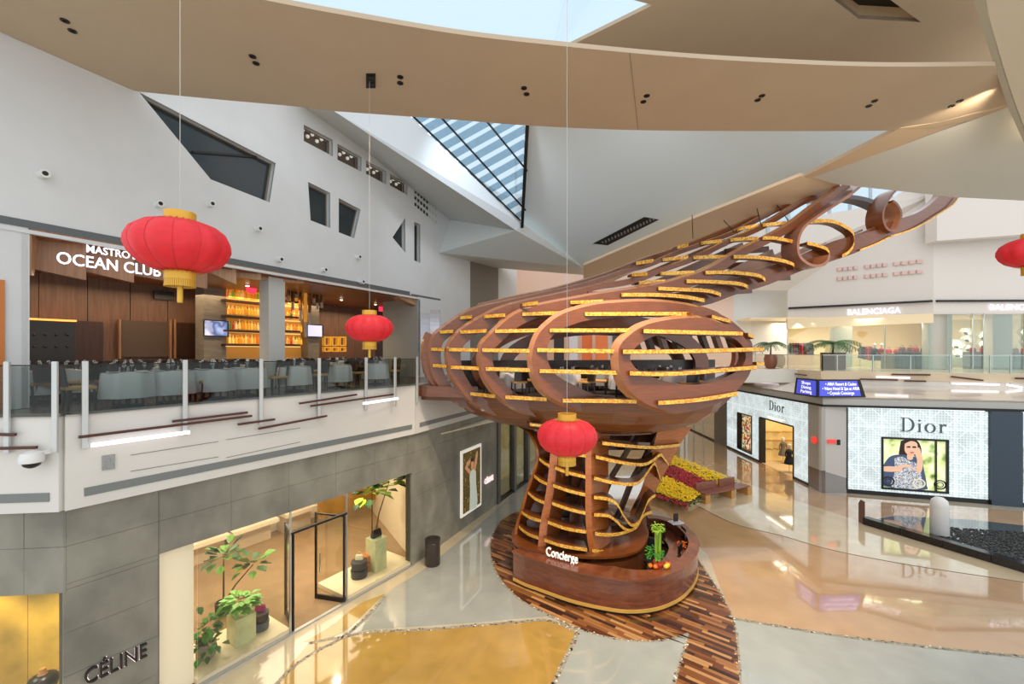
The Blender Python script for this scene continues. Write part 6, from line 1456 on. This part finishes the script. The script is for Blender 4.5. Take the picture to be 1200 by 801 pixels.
# ================================================================ FLOWER BED, BENCH
fb = thing('flower_bed', 'rectangular bed of yellow and red blossoms on the polished floor', 'flower bed', G(800,575,0))
q = [G(760,577,0), G(806,596,0), G(868,566,0), G(790,538,0), G(755,545,0)]
MB().slab(q, (0,0,.18)).build('planter_edge', mat('planter_cream',C(200,180,140),.5), fb)
from mathutils.geometry import intersect_point_line
def inpoly(p, poly):
    c = False; n = len(poly)
    for i in range(n):
        a, b = poly[i], poly[i-1]
        if (a[1] > p[1]) != (b[1] > p[1]) and p[0] < (b[0]-a[0])*(p[1]-a[1])/(b[1]-a[1])+a[0]: c = not c
    return c
def blossoms(px, n, m, name, zb=.25, r=.06):
    poly = [G(u, v, .45) for u, v in px]; pl2 = [(p.x, p.y) for p in poly]; x0, x1 = min(p[0] for p in pl2), max(p[0] for p in pl2); y0, y1 = min(p[1] for p in pl2), max(p[1] for p in pl2)
    mb = MB(); k = 0
    while k < n:
        x, y = R.uniform(x0,x1), R.uniform(y0,y1)
        if not inpoly((x,y), pl2): continue
        k += 1; z = .42+R.uniform(-.06,.06); rr = r*R.uniform(.8,1.3)
        mb.add([(x+rr,y,z),(x,y+rr,z),(x-rr,y,z),(x,y-rr,z),(x,y,z+rr*.8)], [(0,1,4),(1,2,4),(2,3,4),(3,0,4),(3,2,1,0)])
    o = mb.build(name, m, fb); o['kind'] = 'stuff'
def greens(px, n):
    poly = [G(u, v, .3) for u, v in px]; pl2 = [(p.x, p.y) for p in poly]; x0, x1 = min(p[0] for p in pl2), max(p[0] for p in pl2); y0, y1 = min(p[1] for p in pl2), max(p[1] for p in pl2); mb = MB(); k = 0
    while k < n:
        x, y = R.uniform(x0,x1), R.uniform(y0,y1)
        if not inpoly((x,y), pl2): continue
        k += 1; a = R.random()*6.28; L = .1; z = R.uniform(.16,.34); mb.add([(x,y,z),(x+L*math.cos(a+.4),y+L*math.sin(a+.4),z+.05),(x+L*1.6*math.cos(a),y+L*1.6*math.sin(a),z+.03),(x+L*math.cos(a-.4),y+L*math.sin(a-.4),z+.05)], [(0,1,2,3)])
    o = mb.build('foliage', mat('bed_leaf',C(58,92,40),.6), fb); o['kind'] = 'stuff'
yl = mat('yellow_petal', C(246,206,20), .6); rdp = mat('red_petal', C(176,40,50), .6)
greens([(760,577),(806,594),(866,564),(790,538),(755,545)], 3500)
blossoms([(760,572),(806,588),(822,577),(782,558),(760,556)], 1300, yl, 'yellow_blossoms'); blossoms([(780,557),(822,577),(842,569),(791,545),(770,548)], 900, rdp, 'red_blossoms'); blossoms([(791,545),(842,569),(864,562),(790,533),(765,541)], 1000, yl, 'yellow_blossoms')
blossoms([(806,590),(762,575),(760,579),(805,594)], 120, rdp, 'red_blossoms')
bn = thing('bench', 'long reddish wood bench with two backrests beside the flower bed', 'bench', G(848,592,0))
bA, bB = G(824,589,0), G(876,578,0); dd = (bB-bA).normalized(); nn = Vector((-dd.y, dd.x, 0)); bwd = rwood('bench_wood', C(150,84,58), C(110,58,40)); L = (bB-bA).length
def bbox(a0_, a1_, n0, n1, z0, z1, m, nm):
    MB().slab([bA+dd*a0_+nn*n0+Vector((0,0,z0)), bA+dd*a1_+nn*n0+Vector((0,0,z0)), bA+dd*a1_+nn*n1+Vector((0,0,z0)), bA+dd*a0_+nn*n1+Vector((0,0,z0))], (0,0,z1-z0)).build(nm, m, bn, bevel=.01)
for k in range(3): bbox(0, L, -.15+k*.2, .03+k*.2, .42, .48, bwd, 'seat_plank')
bbox(.0, L*.44, .42, .5, .5, .85, bwd, 'backrest'); bbox(L*.5, L*.86, .42, .5, .5, .85, bwd, 'backrest')
lgm = mat('bench_leg', C(186,140,80), .4)
bbox(-.05,.3,-.2,.5,.0,.42,lgm,'leg'); bbox(L*.55,L*.55+.3,-.2,.5,0,.42,lgm,'leg'); bbox(L-.25,L+.05,-.2,.5,0,.42,lgm,'leg')
# ================================================================ BLACK LEDGE, POOL, BOLLARD
bl = thing('granite_kerb', 'long low black granite kerb running across the polished floor on the right', 'kerb', G(1100,635,0)); gran = mat('black_granite', C(34,30,30), .12, noise=(40,.5))
for (u0, v0, u1, v1, w_, h_) in ((1011,614,1210,674,.35,.3),):
    a, b = G(u0, v0, 0), G(u1, v1, 0); b = b+(b-a)*.6; n_ = 6
    for i in range(n_):
        p, q = a.lerp(b, i/n_), a.lerp(b, (i+1)/n_); d_ = (q-p).normalized(); nn_ = Vector((-d_.y, d_.x, 0))
        MB().slab([p+d_*.01, q-d_*.01, q-d_*.01+nn_*w_, p+d_*.01+nn_*w_], (0,0,h_)).build('granite_block', gran, bl, bevel=.01)
    e = a; MB().slab([e, e+Vector((.1,0,0)), e+Vector((.1,0,1.0)), e+Vector((.0,0,.85))], (.05,.3,0)).build('end_fin', mat('corten_fin',C(96,58,44),.4), bl)
pool = [G(1012,611,.0), G(1050,604), G(1140,609), G(1230,619), G(1260,700), G(1210,668)]
struct(MB().slab([p+Vector((0,0,.012)) for p in pool], (0,0,-.01)).build('floor_dark_basin', mat('dark_water', C(70,76,74), .03, 0, coat=1)))
pbm = MB(); cols = []
pl2 = [(p.x,p.y) for p in (G(1096,617), G(1200,624), G(1240,640), G(1230,668), G(1100,640))]
pk = 0
while pk < 2600:
    x, y = R.uniform(17, 28), R.uniform(14, 20)
    if not inpoly((x,y), pl2): continue
    pk += 1; rr = R.uniform(.025,.05); pbm.blob((x,y,.03), rr, n=5, sc=(1,1,.5)); cols += [R.choice([C(30,28,28),C(20,20,22),C(60,54,50),C(90,84,78)])]*0
o = pbm.build('floor_basin_pebbles', mat('black_pebble',C(34,32,32),.4)); o['kind'] = 'stuff'; o['label'] = 'black pebbles filling the dark basin behind the kerb'; o['category'] = 'pebbles'
c = G(1101,626,0); o = MB().lathe([(.28,0),(.31,.06),(.3,1.25),(.26,1.45),(.14,1.56),(.0,1.58)], c, 28).build('white_bollard', mat('bollard_white',C(222,222,220),.4), None, True); tag(o, 'white rounded cylinder standing behind the black kerb', 'bollard')
# palms on the far mezzanine
def palm(base, h, lab, potc, r=1.1, pot_r=.32, pot_h=.75, n=14):
    b = Vector(base); t = thing('potted_palm', lab, 'plant', b)
    (MB().lathe([(pot_r*.7,0),(pot_r,.15*pot_h/.5),(pot_r*1.05,pot_h*.7),(pot_r*.85,pot_h),(.0,pot_h-.03)], b, 18) if n < 18 else MB().box((b.x,b.y,b.z+pot_h/2), (pot_r*2,pot_r*2,pot_h), .3)).build('pot', mat('pot_'+str(int(potc[0]*1000)), potc, .4), t, True)
    MB().tube([b+Vector((0,0,pot_h-.05)), b+Vector((.04,0,h*.72))], [.06,.04], 7).build('stem', mat('bark',(0,0,0)), t)
    for k in range(n):
        a = 6.28*k/n+R.uniform(-.2,.2); L = r*R.uniform(.75,1.1); rise = R.uniform(.1,.75); mb = MB()
        sp = [b+Vector((math.cos(a)*L*s_, math.sin(a)*L*s_, h*.7+rise*s_*1.2-1.0*s_*s_*.9)) for s_ in (0,.2,.4,.6,.8,1)]
        mb.tube(sp, .012, 4)
        for i in range(1, 6):
            for w2 in (0,.5):
                p = sp[i-1].lerp(sp[i], w2) if i > 0 else sp[i]; d = (sp[i]-sp[i-1]).normalized(); tt = d.cross(Vector((0,0,1))).normalized()
                for s_ in (-1,1):
                    e = p+tt*s_*.36*(1-.1*i)+d*.2-Vector((0,0,.1)); mb.add([p, (p+e)/2+d*.06, e, (p+e)/2-d*.05], [(0,1,2,3)])
        mb.build('frond', mat('palm_green', C(70,110,62), .5), t)
x, y = xy(903, 31.5); palm((x,y,ZM), 2.6, 'potted palm in a reddish bulbous pot beside the timber body', C(136,84,66), 1.35, .42, 1.0)
x, y = xy(976, 29); palm((x,y,ZM), 2.6, 'broad leafy palm in a square brown planter behind the corner railing', C(104,78,58), 1.6, .5, 1.15, 26)
